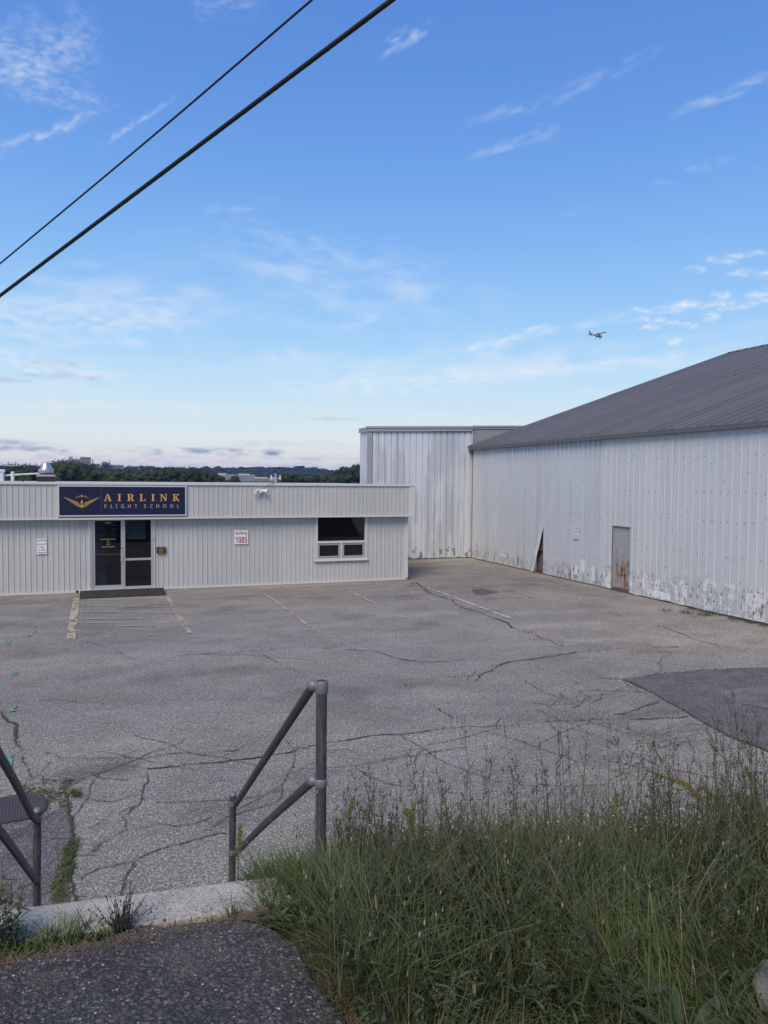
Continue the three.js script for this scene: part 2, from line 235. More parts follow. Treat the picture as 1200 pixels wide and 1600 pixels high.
crack([[5.91, -13.88], [6.50, -13.74], [7.08, -13.90], [7.58, -13.61]], 0.035, 14, 0.1); crack([[7.08, -13.1], [7.69, -13.29], [8.55, -13.47], [9.42, -13.61], [10.43, -13.66], [11.28, -13.65], [11.91, -13.38]], 0.06, 15, 0.4); crack([[7.66, -13.35], [7.08, -12.94], [6.33, -12.25]], 0.045, 16, 0.3);
crack([[5.02, -12.60], [5.03, -11.90], [5.02, -11.19], [5.02, -10.82], [5.02, -10.41]], 0.03, 17, 0.15);
crack([[0.52, -9.79], [0.77, -9.74], [1.24, -9.76], [1.67, -9.73], [2.31, -9.76], [2.80, -9.95], [3.18, -10.01], [3.66, -10.02], [4.15, -10.02], [4.74, -10.00], [5.31, -9.89], [5.69, -9.80], [6.22, -9.77], [6.53, -9.73], [7.04, -9.65], [7.60, -9.46], [8.49, -9.29]], 0.05, 18, 0.4);
crack([[2.34, -9.92], [1.57, -10.09], [1.23, -10.08], [1.03, -10.25], [0.79, -10.28], [0.51, -10.18], [0.22, -10.33], [-0.18, -10.40], [-0.50, -10.49], [-0.69, -10.82]], 0.03, 19, 0.12);
crack([[0.39, -8.85], [0.70, -8.79], [0.90, -8.78], [1.14, -8.98], [1.27, -9.10], [1.61, -9.08]], 0.026, 20, 0.1); crack([[0.52, -9.74], [0.52, -9.36], [0.40, -9.03], [0.33, -8.70], [0.20, -8.43], [0.26, -8.13], [0.01, -7.88], [-0.10, -7.74]], 0.028, 21, 0.16); crack([[-0.18, -7.23], [-0.06, -7.42], [0.11, -7.44], [0.29, -7.48], [0.51, -7.60], [0.74, -7.62], [0.96, -7.70], [1.20, -7.70]], 0.026, 22, 0.16);
crack([[-1.43, -12.96], [-1.31, -12.42], [-1.17, -12.09], [-1.10, -11.41], [-0.96, -10.89], [-0.92, -10.43], [-0.79, -9.96]], 0.07, 23, 0.95); crack([[-0.40, -9.5], [-0.36, -8.91], [-0.31, -8.43], [-0.30, -7.85], [-0.26, -7.33], [-0.23, -6.98], [-0.22, -6.4]], 0.09, 24, 2.2, 0.08); crack([[0.28, -7.38], [0.23, -7.15], [0.20, -6.95], [0.18, -6.6]], 0.05, 25, 1.2);
crack([[12.66, -23.47], [12.63, -21.87], [12.53, -20.34]], 0.06, 26, 0.2); crack([[13.20, -17.60], [13.21, -16.27], [13.13, -15.20], [12.85, -13.63], [13.09, -12.07]], 0.04, 27, 0.1); crack([[7.45, -9.75], [7.74, -9.72], [8.19, -9.96], [8.60, -10.08]], 0.045, 28, 0.4); crack([[7.65, -8.36], [7.01, -8.31], [6.88, -8.10], [6.80, -7.88]], 0.03, 29, 0.05);
crack([[8.6, -11.7], [8.97, -11.45], [10.03, -11.59], [11.03, -11.51], [12.23, -11.27], [13.6, -11.0]], 0.05, 30, 0.9, 0.05); crack([[8.97, -11.45], [8.87, -10.55], [8.70, -9.74], [8.49, -8.96], [8.39, -8.24], [8.42, -7.75], [8.36, -6.4]], 0.06, 31, 0.8, 0.05);
for (const [pts, k] of [[[[0.51, -10.18], [0.62, -9.95], [0.52, -9.79]], 1], [[[0.40, -9.03], [0.1, -8.92], [-0.2, -9.1]], 2], [[[0.33, -8.70], [0.05, -8.6], [-0.15, -8.3]], 3], [[[0.26, -8.13], [0.55, -8.2], [0.74, -8.05], [1.1, -8.15]], 4], [[[-0.9, -13.4], [-0.2, -13.1], [0.4, -12.6]], 5], [[[0.6, -16.0], [0.2, -17.2], [-0.4, -18.0]], 6], [[[3.0, -15.9], [3.3, -14.8], [3.5, -14.0], [3.42, -13.4]], 7], [[[2.6, -10.0], [2.9, -9.4], [3.5, -9.15], [4.6, -9.2]], 8], [[[-2.8, -21.5], [-1.6, -20.2], [-1.0, -19.4]], 9], [[[8.5, -12.2], [8.97, -11.45]], 10], [[[-3.0, -18.2], [-1.0, -17.9], [0.5, -18.4]], 11], [[[-0.3, -10.0], [0.0, -9.6], [0.3, -9.5]], 12], [[[12.1, -20.6], [12.9, -19.2], [13.15, -17.9]], 13]]) crack(pts, 0.022, 100 + k, 0.06, 0.22);

{ // hairline web: far too many to pick apart
  const r = rng(515), b = new MB(), walk = (x, z, a, L, w, depth) => { let prev = null; for (let s = 0; s < L; s += 0.06) { const ww = w * (0.4 + 1.2 * r()), nx = -Math.sin(a), nz = Math.cos(a), p = [b.v(x - nx * ww / 2, 0.0085, z - nz * ww / 2), b.v(x + nx * ww / 2, 0.0085, z + nz * ww / 2)]; if (prev) b.q(prev[0], prev[1], p[1], p[0]); prev = p; x += Math.cos(a) * 0.06; z += Math.sin(a) * 0.06; a += (r() - 0.5) * 0.45; if (depth && r() < 0.05) walk(x, z, a + (r() < 0.5 ? 1 : -1) * (0.7 + 0.6 * r()), L * 0.5 * r() + 0.2, w * 0.8, depth - 1); if (r() < 0.05) greenSpots.push([x, z, 0.02]); } };
  for (let i = 0; i < 12; i++) walk(-1.2 + 3.6 * r(), -6.8 - 4.2 * r(), r() * 6.28, 0.5 + 1.5 * r(), 0.008, 1);
  for (let i = 0; i < 18; i++) walk(-2.5 + 13 * r(), -9 - 12 * r(), (r() < 0.6 ? 0 : 1.57) + (r() - 0.5) * 0.8, 0.6 + 2.2 * r(), 0.012, 1);
  for (let i = 0; i < 14; i++) walk(5 + 5 * r(), -7.2 - 4 * r(), r() * 6.28, 0.5 + 1.4 * r(), 0.011, 1);
  part('hairline_cracks', b.geo(), std(0.105, 0.10, 0.09, 1), lot).userData.kind = 'stuff';
}
// worn painted lines: each line is a scatter of surviving paint flakes
function paintLine(a, c, w, keep, mat, seed, name) {
  const L = Math.hypot(c[0] - a[0], c[1] - a[1]), b = new MB(), dx = (c[0] - a[0]) / L, dz = (c[1] - a[1]) / L, s = 0.035, nu = Math.ceil(L / s), nv = Math.max(2, Math.round(w / s)), sw = w / nv;
  for (let i = 0; i < nu; i++) for (let j = 0; j < nv; j++) {
    const U = i * s, V = (j + 0.5 - nv / 2) * sw, x0 = a[0] + dx * U, z0 = a[1] + dz * U;
    if (fbm(x0 * 5 + V * 9, z0 * 5, 3, seed) + 0.35 * (h2(i, j, seed) - 0.5) > 0.30 + keep * 0.45) continue;
    const f = (u, v) => b.v(a[0] + dx * (U + u) - dz * (V + v), 0.0105, a[1] + dz * (U + u) + dx * (V + v)); const j0 = (h2(i, j, seed + 2) - 0.5) * 0.01;
    const p = f(j0, -sw / 2), q = f(s + j0, -sw / 2), r = f(s, sw / 2), t = f(0, sw / 2); b.q(p, t, r, q);
  }
  if (b.i.length) part(name, b.geo(), mat, lot);
}
const cream = std(0.47, 0.41, 0.29, 0.9), creamWhite = std(0.52, 0.50, 0.46, 0.9), mint = std(0.15, 0.33, 0.24, 0.85);
paintLine([-0.67, -24.63], [-0.63, -18.29], 0.20, 0.74, cream, 1, 'parking_line'); paintLine([1.92, -23.95], [1.95, -18.27], 0.12, 0.66, cream, 2, 'parking_line');
paintLine([4.88, -23.99], [4.81, -18.17], 0.10, 0.55, cream, 3, 'parking_line'); paintLine([7.62, -23.89], [7.52, -20.31], 0.10, 0.6, cream, 4, 'parking_line'); paintLine([10.38, -23.67], [10.14, -17.65], 0.11, 0.6, creamWhite, 5, 'parking_line');
[[[-0.46, -24.17], [1.82, -23.71], 0.55], [[-0.66, -23.26], [1.87, -22.11], 0.7], [[-0.52, -22.10], [1.92, -21.11], 0.6], [[-0.56, -21.01], [1.89, -20.22], 0.5], [[0.16, -19.77], [1.82, -19.23], 0.36], [[1.0, -18.3], [1.96, -18.19], 0.5], [[-0.6, -20.4], [0.5, -20.0], 0.4]].forEach((h, i) => paintLine(h[0], h[1], 0.075, h[2] * 1.08, cream, 20 + i, 'hatch_line'));
[[-1.90, -18.35], [-1.48, -15.46], [-1.29, -13.09], [-1.10, -10.63]].forEach(([x, z], i) => paintLine([x - 0.02, z - 0.16 - 0.1 * (i === 0 || i === 3)], [x, z + 0.16 + 0.1 * (i === 3)], 0.10, 0.55, mint, 40 + i, 'survey_mark'));

// terrain of the bank the photographer stands on
const crestZ = x => lut([[-12, -3.3], [-0.5, -3.15], [0.95, -3.12], [2, -2.85], [3, -2.6], [5, -2.3], [14, -2.0]], x);
function bankY(x, z) {
  const d = crestZ(x) - z, k = 0.22, t = d / k, soft = t > 20 ? d : k * Math.log(1 + Math.exp(t));
  let y = 1.94 - 0.62 * soft + 0.05 * (fbm(x * 1.4, z * 1.4, 3, 33) - 0.5);
  if (x > 0.75) y -= 0.05 * sm(0.75, 1.3, x);
  const st = sm(-0.62, -0.5, x) * (1 - sm(0.97, 1.1, x)) * sm(-2.85, -3.0, z); y -= 0.45 * st;
  return Math.max(y, -0.25);
}
{
  const b = new MB(), xs = [], zs = []; for (let x = -14; x <= 16; x += Math.abs(x - 1) < 3.6 ? 0.1 : 0.5) xs.push(x); for (let z = 8; z >= -7.4; z -= z < -1 ? 0.1 : 0.5) zs.push(z);
  for (const z of zs) for (const x of xs) { const n = fbm(x * 6, z * 6, 3, 40), t = sm(0.4, 0.65, n); b.v(x, bankY(x, z), z, [mix(0.05, 0.11, t), mix(0.045, 0.085, t), mix(0.025, 0.05, t)], x, z); }
  for (let j = 0; j < zs.length - 1; j++) for (let i = 0; i < xs.length - 1; i++) { const a = j * xs.length + i; b.q(a, a + 1, a + xs.length + 1, a + xs.length); }
  const soilBump = tex(256, 256, (u, v, i, j) => { const n = 0.5 + 0.5 * (h2(i, j, 3) - 0.5) + 0.6 * (fbm(u * 40, v * 40, 3, 3) - 0.5); return [n, n, n]; }, false);
  struct('earth_bank', b.geo(), new THREE.MeshStandardMaterial({ vertexColors: true, roughness: 1, bumpMap: rep(soilBump, 2), bumpScale: 0.012 }));
}
const pathEdge = [[-0.9, -2.66], [-0.32, -2.73], [0.15, -2.79], [0.40, -2.74], [0.53, -2.68], [0.62, -2.53], [0.63, -2.32], [0.67, -2.09], [0.74, -1.2], [0.8, 0], [0.9, 3], [1.0, 7], [-6, 7], [-6, -2.4], [-2, -2.55]];
{
  const out = []; for (let i = 0; i < pathEdge.length; i++) { const a = pathEdge[i], c = pathEdge[(i + 1) % pathEdge.length], m = Math.max(1, Math.round(Math.hypot(c[0] - a[0], c[1] - a[1]) / 0.03)); for (let k = 0; k < m; k++) { const t = k / m, x = mix(a[0], c[0], t), z = mix(a[1], c[1], t); out.push(new THREE.Vector2(x + 0.06 * (fbm(x * 9, z * 9, 3, 5) - 0.5), -(z + 0.06 * (fbm(x * 9 + 4, z * 9, 3, 6) - 0.5)))); } }
  const g = new THREE.ExtrudeGeometry(new THREE.Shape(out), { depth: 0.05, bevelEnabled: false }).rotateX(-Math.PI / 2).translate(0, 1.952, 0);
  struct('asphalt_path', g, M.path);
}

// ------------------------------------------------------------ concrete stairs and the two handrails
{
  const st = thing('concrete_stairs', 'pale concrete stair flight whose top step shows beyond the asphalt path', 'stairs', [0.24, 0, -3.05]);
  const rise = 2.0 / 11, run = 0.28;
  { const g = new THREE.ExtrudeGeometry(new THREE.Shape([[-0.98, 0.075], [0.42, -0.065], [0.44, -0.262], [-0.98, -0.128]].map(p => new THREE.Vector2(...p))), { depth: 0.2, bevelThickness: 0.012, bevelSize: 0.012, bevelSegments: 3, bevelEnabled: true }).rotateX(-Math.PI / 2).translate(0, 1.785, 0); part('top_step', g, M.concrete, st); }
  for (let k = 1; k < 11; k++) part('step', rbox(1.34, rise + 0.06, run + 0.03, 0.012, 0, 2.0 - rise * k - (rise + 0.06) / 2, -run * (k - 0.5) - 0.01), M.concrete, st);
}
const galvMap = tex(256, 256, (u, v, i, j) => { const n = 0.075 + 0.05 * (fbm(u * 16, v * 50, 3, 2) - 0.5) + 0.02 * (h2(i, j, 4) - 0.5) + (fbm(u * 22, v * 22, 3, 7) > 0.70 ? 0.06 : 0), q = 0.7 * sm(0.74, 0.80, fbm(u * 9, v * 30, 4, 12)); return [mix(n * 0.95, 0.10, q), mix(n, 0.055, q), mix(n * 1.06, 0.03, q)]; });
M.galv = new THREE.MeshStandardMaterial({ map: galvMap, roughness: 0.5, metalness: 0.25 });
M.fitting = std(0.17, 0.185, 0.21, 0.5, { metalness: 0.25 });
M.rust = std(0.16, 0.035, 0.016, 1);
const tube = (pts, r, n = 14, seg = 40) => new THREE.TubeGeometry(new THREE.CatmullRomCurve3(pts.map(p => new THREE.Vector3(...p)), false, 'catmullrom', 0.3), seg, r, n, false);
{
  const h = thing('handrail', 'grey galvanised pipe handrail with tall post standing in the weeds', 'handrail', [0.9, 0, -3.24], 0, 'pipe handrails of the stairs'), G = g => g.translate(-0.9, 0, 3.24);
  const p = part('post', merge([rod([0.912, 1.3, -3.235], [0.918, 2.7, -3.245], 0.0243, 0.0243, 20)].map(G)), M.galv, h);
  const ring = (y0, y1, r) => new THREE.LatheGeometry([[0.0246, y0], [r, y0 + 0.004], [r + 0.001, (y0 + y1) / 2], [r, y1 - 0.004], [0.0216, y1]].map(q => new THREE.Vector2(...q)), 24);
  part('collar', ring(2.655, 2.712, 0.0285).translate(0.918 - 0.9, 0, -0.005), M.fitting, p); part('collar', ring(2.235, 2.275, 0.028).translate(0.916 - 0.9, 0, -0.002), M.fitting, p);
  part('rusty_bore', new THREE.CircleGeometry(0.0222, 20).rotateX(-Math.PI / 2).translate(0.918 - 0.9, 2.7115, -0.005), M.rust, p).userData.label = 'rust red open top of the post';
  const low = part('post', G(rod([0.852, 0.2, -5.33], [0.868, 1.375, -5.35], 0.0243, 0.0243, 18)), M.galv, h);
  part('dome_cap', G(new THREE.SphereGeometry(0.0275, 18, 10, 0, 6.3, 0, 1.6).translate(0.868, 1.372, -5.35)), M.fitting, low);
  part('collar', G(rod([0.866, 1.30, -5.35], [0.868, 1.335, -5.35], 0.028, 0.028, 16)), M.fitting, low); part('collar', G(rod([0.859, 0.955, -5.34], [0.861, 0.99, -5.34], 0.028, 0.028, 16)), M.fitting, low);
  const r1 = part('rail', G(tube([[0.885, 2.683, -3.275], [0.884, 2.0, -4.3], [0.885, 1.325, -5.315]], 0.0215, 16)), M.galv, h);
  part('elbow', merge([new THREE.SphereGeometry(0.0285, 16, 12).translate(0.886, 2.688, -3.268), rod([0.886, 2.688, -3.268], [0.916, 2.684, -3.245], 0.024)].map(G)), M.fitting, r1);
  const r2 = part('rail', G(tube([[0.885, 2.253, -3.275], [0.884, 1.62, -4.3], [0.88, 0.972, -5.31]], 0.0215, 16)), M.galv, h);
  part('elbow', merge([new THREE.SphereGeometry(0.026, 16, 12).translate(0.886, 2.256, -3.272), rod([0.886, 2.256, -3.272], [0.916, 2.255, -3.245], 0.022)].map(G)), M.fitting, r2);
}
{
  const h = thing('handrail', 'grey pipe handrail at the left edge with short dome capped post', 'handrail', [-0.39, 0, -5.28], 0, 'pipe handrails of the stairs'), G = g => g.translate(0.39, 0, 5.28);
  const low = part('post', G(rod([-0.405, 0.2, -5.27], [-0.389, 1.468, -5.285], 0.0243, 0.0243, 18)), M.galv, h);
  part('dome_cap', G(new THREE.SphereGeometry(0.0275, 18, 10, 0, 6.3, 0, 1.6).translate(-0.389, 1.466, -5.285)), M.fitting, low);
  part('collar', G(rod([-0.391, 1.40, -5.28], [-0.390, 1.435, -5.28], 0.028, 0.028, 16)), M.fitting, low); part('collar', G(rod([-0.396, 1.01, -5.275], [-0.395, 1.045, -5.275], 0.028, 0.028, 16)), M.fitting, low);
  part('rail', G(tube([[-0.394, 1.42, -5.262], [-0.405, 1.53, -5.08], [-0.43, 1.87, -4.62], [-0.455, 2.19, -4.16], [-0.515, 2.88, -3.15]], 0.0215, 16)), M.galv, h);
  part('rail', G(tube([[-0.40, 1.03, -5.26], [-0.455, 1.81, -4.16], [-0.515, 2.5, -3.15]], 0.0215, 16)), M.galv, h);
  part('post', G(rod([-0.515, 1.3, -3.15], [-0.515, 2.92, -3.15], 0.0243, 0.0243, 18)), M.galv, h);
}
// ------------------------------------------------------------ drain cover in the lot
{
  const d = thing('drain_cover', 'ribbed dark metal drain cover among moss at the left edge', 'drain cover', [-1.0, 0.004, -9.07], 0.06);
  const rr_ = (w, l, r) => { const s = new THREE.Shape(); s.moveTo(-w + r, -l); s.lineTo(w - r, -l); s.quadraticCurveTo(w, -l, w, -l + r); s.lineTo(w, l - r); s.quadraticCurveTo(w, l, w - r, l); s.lineTo(-w + r, l); s.quadraticCurveTo(-w, l, -w, l - r); s.lineTo(-w, -l + r); s.quadraticCurveTo(-w, -l, -w + r, -l); return s; };
  const iron = std(0.085, 0.075, 0.078, 0.75, { metalness: 0.15 });
  part('rim', new THREE.ExtrudeGeometry(rr_(0.43, 0.36, 0.3), { depth: 0.006, bevelEnabled: false }).rotateX(-Math.PI / 2), std(0.05, 0.045, 0.045, 0.8), d);
  const pl = part('plate', new THREE.ExtrudeGeometry(rr_(0.405, 0.335, 0.28), { depth: 0.004, bevelEnabled: false }).rotateX(-Math.PI / 2).translate(0, 0.006, 0), iron, d);
  for (let k = 0; k < 26; k++) { const x = -0.37 + k * 0.0296, l = 0.315 - (Math.abs(x) > 0.13 ? Math.pow((Math.abs(x) - 0.13) / 0.27, 2.2) * 0.2 : 0); part('rib', box(0.013, 0.006, l * 2, x, 0.012, 0), iron, pl); }
}

// ------------------------------------------------------------ ribbed metal siding
// A wall of ribbed sheets in the local x-y plane facing +z; every sheet is a mesh of its own.
function siding(parent, o) {
  const { x0, x1, y0, top, pitch, perSheet, ribW, ribH, mats, openings = [], shift = 0, uw = 1, uh = 1, deform, ny = 1, name = 'siding_sheet', turn } = o;
  const topAt = typeof top === 'function' ? top : () => top, sl = Math.abs(ribW) * (ribH < 0 ? 0.12 : 0.32), sheets = []; let n = 0;
  for (let s0 = x0; s0 < x1 - 1e-4; s0 += pitch * perSheet, n++) {
    const s1 = Math.min(x1, s0 + pitch * perSheet), prof = [];
    for (let k = 0; ; k++) { const a = s0 + k * pitch; if (a >= s1 - 1e-4) break; const e = Math.min(s1, a + pitch); prof.push([a, 0], [Math.min(e, a + sl), ribH], [Math.min(e, a + ribW - sl), ribH], [Math.min(e, a + ribW), 0], [e, 0]); }
    const cuts = [...new Set(openings.flatMap(q => [q[0], q[1]]).filter(c => c > s0 + 1e-3 && c < s1 - 1e-3))];
    for (const c of cuts) { for (let i = 0; i < prof.length - 1; i++) if (prof[i][0] < c && prof[i + 1][0] >= c) { const t = (c - prof[i][0]) / (prof[i + 1][0] - prof[i][0]); prof.splice(i + 1, 0, [c, mix(prof[i][1], prof[i + 1][1], t)]); break; } }
    const pos = [], uv = [], zo = 0.0016 * (h2(n, 3, shift * 100) - 0.5);
    for (let i = 0; i < prof.length - 1; i++) {
      const [xa, za] = prof[i], [xb, zb] = prof[i + 1]; if (xb - xa < 1e-6 && Math.abs(za - zb) < 1e-6) continue; const xm = (xa + xb) / 2;
      let iv = [[y0, topAt(xm)]]; for (const q of openings) if (xm > q[0] && xm < q[1]) iv = iv.flatMap(([a, b]) => [[a, Math.min(b, q[2])], [Math.max(a, q[3]), b]].filter(w => w[1] - w[0] > 1e-3));
      for (const [ya, yb0] of iv) for (let k = 0; k < ny; k++) {
        const P = (x, y, z) => { let p = [x, y, z + zo]; if (deform) p = deform(p, n, s0, s1) || p; return p; };
        const full = yb0 === topAt(xm), yl = mix(ya, yb0, k / ny), yh = mix(ya, yb0, (k + 1) / ny), ea = full && k === ny - 1 ? topAt(xa) : yh, eb = full && k === ny - 1 ? topAt(xb) : yh;
        const A = P(xa, yl, za), B = P(xb, yl, zb), C = P(xb, eb, zb), D = P(xa, ea, za);
        pos.push(...A, ...B, ...C, ...A, ...C, ...D); uv.push(xa / uw, yl / uh, xb / uw, yl / uh, xb / uw, eb / uh, xa / uw, yl / uh, xb / uw, eb / uh, xa / uw, ea / uh);
      }
    }
    if (!pos.length) continue;
    const g = new THREE.BufferGeometry(); g.setAttribute('position', new THREE.Float32BufferAttribute(pos, 3)); g.setAttribute('uv', new THREE.Float32BufferAttribute(uv, 2)); g.computeVertexNormals(); if (turn) g.applyMatrix4(turn);
    sheets.push(part(name, g, mats[Math.floor(h2(n, 9, shift * 100) * mats.length)], parent));
  }
  return sheets;
}

// ------------------------------------------------------------ flight school
const sidingTex = tex(1024, 256, (u, v, i, j) => { const n = 1 + 0.05 * (fbm(u * 90, v * 3, 3, 3) - 0.5) + 0.06 * (fbm(u * 12, v * 5, 3, 5) - 0.5) + 0.015 * (h2(i, j) - 0.5) - 0.06 * sm(0.6, 0.75, fbm(u * 160, v * 6, 3, 15)); const d = sm(0.64, 0.72, fbm(u * 240, v * 2.5, 4, 18)) * 0.10; return [0.455 * n - d * 0.3, 0.472 * n - d * 0.32, 0.478 * n - d * 0.36]; });
const schoolMats = [[1, 1, 1], [0.97, 0.97, 0.975], [1.03, 1.025, 1.02]].map(c => new THREE.MeshStandardMaterial({ color: lin(...c), map: sidingTex, roughness: 0.55 }));
M.trim = std(0.55, 0.55, 0.54, 0.5); M.alu = std(0.46, 0.47, 0.48, 0.38, { metalness: 0.45 }); M.coping = std(0.60, 0.61, 0.64, 0.42, { metalness: 0.15 });
M.glass = new THREE.MeshPhysicalMaterial({ color: lin(0.62, 0.66, 0.7), roughness: 0.02, transmission: 1, thickness: 0, ior: 1.5 });
M.dark = std(0.02, 0.021, 0.025, 0.7);
const ZW = -25.8, ZP = -25.55;
{
  const s = thing('flight_school', 'long low grey building of ribbed metal with glass entrance door', 'building', [0, 0, ZW]), W = new THREE.Group();
  const doorO = [-0.31, 1.655, -1, 2.5], winO = [7.05, 8.93, 0.80, 2.5];
  siding(s, { x0: -10.2, x1: 10.5, y0: 0.07, top: 2.42, pitch: 0.157, perSheet: 6, ribW: 0.044, ribH: 0.019, mats: schoolMats, openings: [doorO, winO], uw: 14, uh: 3.5 });
  siding(s, { x0: -10.2, x1: 10.46, y0: 2.37, top: 3.42, pitch: 0.157, perSheet: 6, ribW: 0.044, ribH: 0.019, mats: schoolMats, shift: 5, uw: 14, uh: 3.5, name: 'parapet_sheet', turn: new THREE.Matrix4().makeTranslation(0, 0, ZP - ZW) });
  // trims
  part('base_flashing', span(-10.2, -0.72, 0.005, 0.075, 0, 0.034), M.trim, s); part('base_flashing', span(1.68, 10.52, 0.005, 0.075, 0, 0.034), M.trim, s);
  part('fascia_trim', span(-10.2, -1.2, 2.325, 2.372, 0.06, 0.30), M.trim, s); part('fascia_trim', span(-1.198, 2.62, 2.318, 2.370, 0.06, 0.305), M.trim, s); part('fascia_trim', span(2.622, 10.66, 2.322, 2.372, 0.06, 0.30), M.trim, s);
  part('parapet_end', span(10.46, 10.66, 2.374, 3.41, -0.3, 0.282), M.trim, s); part('parapet_joint', span(-1.215, -1.185, 2.374, 3.41, 0.251, 0.285), M.trim, s); part('parapet_joint', span(2.605, 2.64, 2.374, 3.41, 0.251, 0.285), M.trim, s);
  part('corner_trim', span(10.40, 10.525, 0.077, 2.32, -0.02, 0.036), M.trim, s); part('downspout_stub', rbox(0.085, 0.34, 0.06, 0.012, 10.47, 0.25, 0.068), M.trim, s);
  part('coping', merge([span(-10.2, 10.74, 3.412, 3.475, 0.02, 0.30), span(-10.2, 10.74, 3.476, 3.492, -0.08, 0.285)]), M.coping, s);
  part('soffit', span(-10.2, 10.62, 2.36, 2.37, 0.0, 0.25), M.trim, s);
  part('roof', span(-10.2, 10.6, 3.25, 3.43, -9.2, -0.01), std(0.34, 0.34, 0.36, 0.8), s); part('coping', span(-10.2, 10.7, 3.43, 3.475, -9.4, -9.2), M.coping, s); part('coping', span(10.55, 10.72, 3.434, 3.47, -9.1, -0.1), M.coping, s);
  const inner = std(0.34, 0.35, 0.37, 0.9);
  part('side_wall', span(10.36, 10.49, 0, 3.25, -9.2, -0.03), inner, s); part('side_wall', span(-10.2, -10.05, 0, 3.25, -9.2, -0.03), inner, s); for (const [a, b, c, d] of [[-10.2, -1.9, 0, 3.25], [-0.7, 0.5, 0, 3.25], [2.6, 10.5, 0, 3.25], [-1.9, -0.7, 0, 0.9], [-1.9, -0.7, 1.95, 3.25], [0.5, 2.6, 0, 0.95], [0.5, 2.6, 1.95, 3.25]]) part('back_wall', span(a, b, c, d, -9.35, -9.2), inner, s);
  const tinted = new THREE.MeshPhysicalMaterial({ color: lin(0.13, 0.15, 0.18), roughness: 0.03, transmission: 1, thickness: 0 }); for (const [a, b, c] of [[-1.9, -0.7, 0.9], [0.5, 2.6, 0.95]]) { part('rear_pane', span(a, b, c, 1.95, -9.28, -9.279), tinted, s); for (let y = c + 0.12; y < 1.9; y += 0.2) part('blind_slat', span(a, b, y, y + 0.03, -9.15, -9.13), inner, s); }
  part('inner_lining', merge([span(-10.0, -0.34, 0, 2.6, -0.12, -0.05), span(1.69, 7.02, 0, 2.6, -0.12, -0.05), span(8.96, 10.34, 0, 2.6, -0.12, -0.05), span(7.02, 8.96, 0, 0.78, -0.12, -0.05)]), inner, s);
  part('inside_floor', span(-10, 10.3, 0.0, 0.08, -9.1, -0.05), std(0.09, 0.09, 0.1, 0.3), s); part('inside_ceiling', span(-10, 10.3, 2.62, 2.68, -9.1, -0.05), std(0.3, 0.3, 0.3, 0.9), s);
  part('partition', span(3.2, 3.3, 0.08, 2.62, -9.1, -0.12), inner, s); part('partition', span(-3.1, -3, 0.08, 2.62, -9.1, -0.12), inner, s); part('partition', span(-0.9, 0.16, 0.08, 2.62, -1.3, -1.22), std(0.3, 0.32, 0.36, 0.8), s); part('inside_post', span(0.16, 0.36, 0.08, 2.62, -1.32, -1.12), std(0.02, 0.02, 0.03, 0.8), s);
  { const sl = []; for (let y = 1.66; y < 2.3; y += 0.026) sl.push(span(0.8, 1.4, y, y + 0.019, -0.32, -0.305)); part('venetian_blind', merge(sl), std(0.34, 0.38, 0.44, 0.7), s).userData.kind = 'stuff'; part('blind_bar', span(0.78, 1.44, 1.61, 1.655, -0.33, -0.30), M.dark, s); }
  part('partition', span(3.3, 10.3, 0.08, 2.62, -3.6, -3.5), std(0.03, 0.03, 0.035, 0.9), s);
  // entrance
  const d = new THREE.Group(); d.name = 'entrance'; s.add(d); d.position.set(0, 0, 0.0);
  const bar = (x0, x1, y0, y1, dz = 0, th = 0.05) => span(x0, x1, y0, y1, dz - th / 2, dz + th / 2);
  part('frame', merge([bar(-0.31, -0.225, 0.07, 2.36, 0, 0.1), bar(1.545, 1.625, 0.07, 2.36, 0, 0.1), bar(0.695, 0.752, 0.07, 2.36, 0, 0.1)]), M.alu, d);
  part('jamb_trim', span(-0.36, -0.312, 0.075, 2.34, -0.03, 0.045), M.trim, d); part('jamb_trim', span(1.627, 1.668, 0.075, 2.34, -0.03, 0.045), M.trim, d);
  part('door_leaf', merge([bar(-0.22, -0.152, 0.09, 2.34), bar(0.625, 0.692, 0.09, 2.34), bar(-0.152, 0.625, 0.09, 0.21), bar(-0.152, 0.625, 2.27, 2.34)]), M.alu, d);
  part('push_bar', merge([span(-0.152, 0.625, 1.175, 1.2, -0.05, -0.03)]), M.alu, d); part('pull_handle', merge([rbox(0.075, 0.40, 0.02, 0.008, 0.655, 1.13, 0.055), rbox(0.03, 0.03, 0.05, 0.005, 0.655, 1.3, 0.04), rbox(0.03, 0.03, 0.05, 0.005, 0.655, 0.97, 0.04)]), M.alu, d);
  part('lock_cylinder', rod([0.66, 1.385, 0.02], [0.66, 1.385, 0.036], 0.022, 0.022, 14), M.dark, d);
  for (const [a, b] of [[0.985, 1.055], [0.09, 0.155], [2.28, 2.34]]) part('side_rail', bar(0.752, 1.545, a, b), M.alu, d);
  part('glass_pane', span(-0.152, 0.625, 0.21, 2.27, -0.004, -0.0035), M.glass, d); part('glass_pane', span(0.752, 1.545, 1.055, 2.28, -0.004, -0.0035), M.glass, d); part('glass_pane', span(0.752, 1.545, 0.155, 0.985, -0.004, -0.0035), M.glass, d);
  part('door_sill', rbox(2.36, 0.07, 0.32, 0.01, 0.55, 0.05, 0.1), M.trim, d); part('hinge', span(1.63, 1.66, 1.60, 1.72, 0.046, 0.06), M.alu, d);
  // window
  const w = new THREE.Group(); w.name = 'window'; s.add(w);
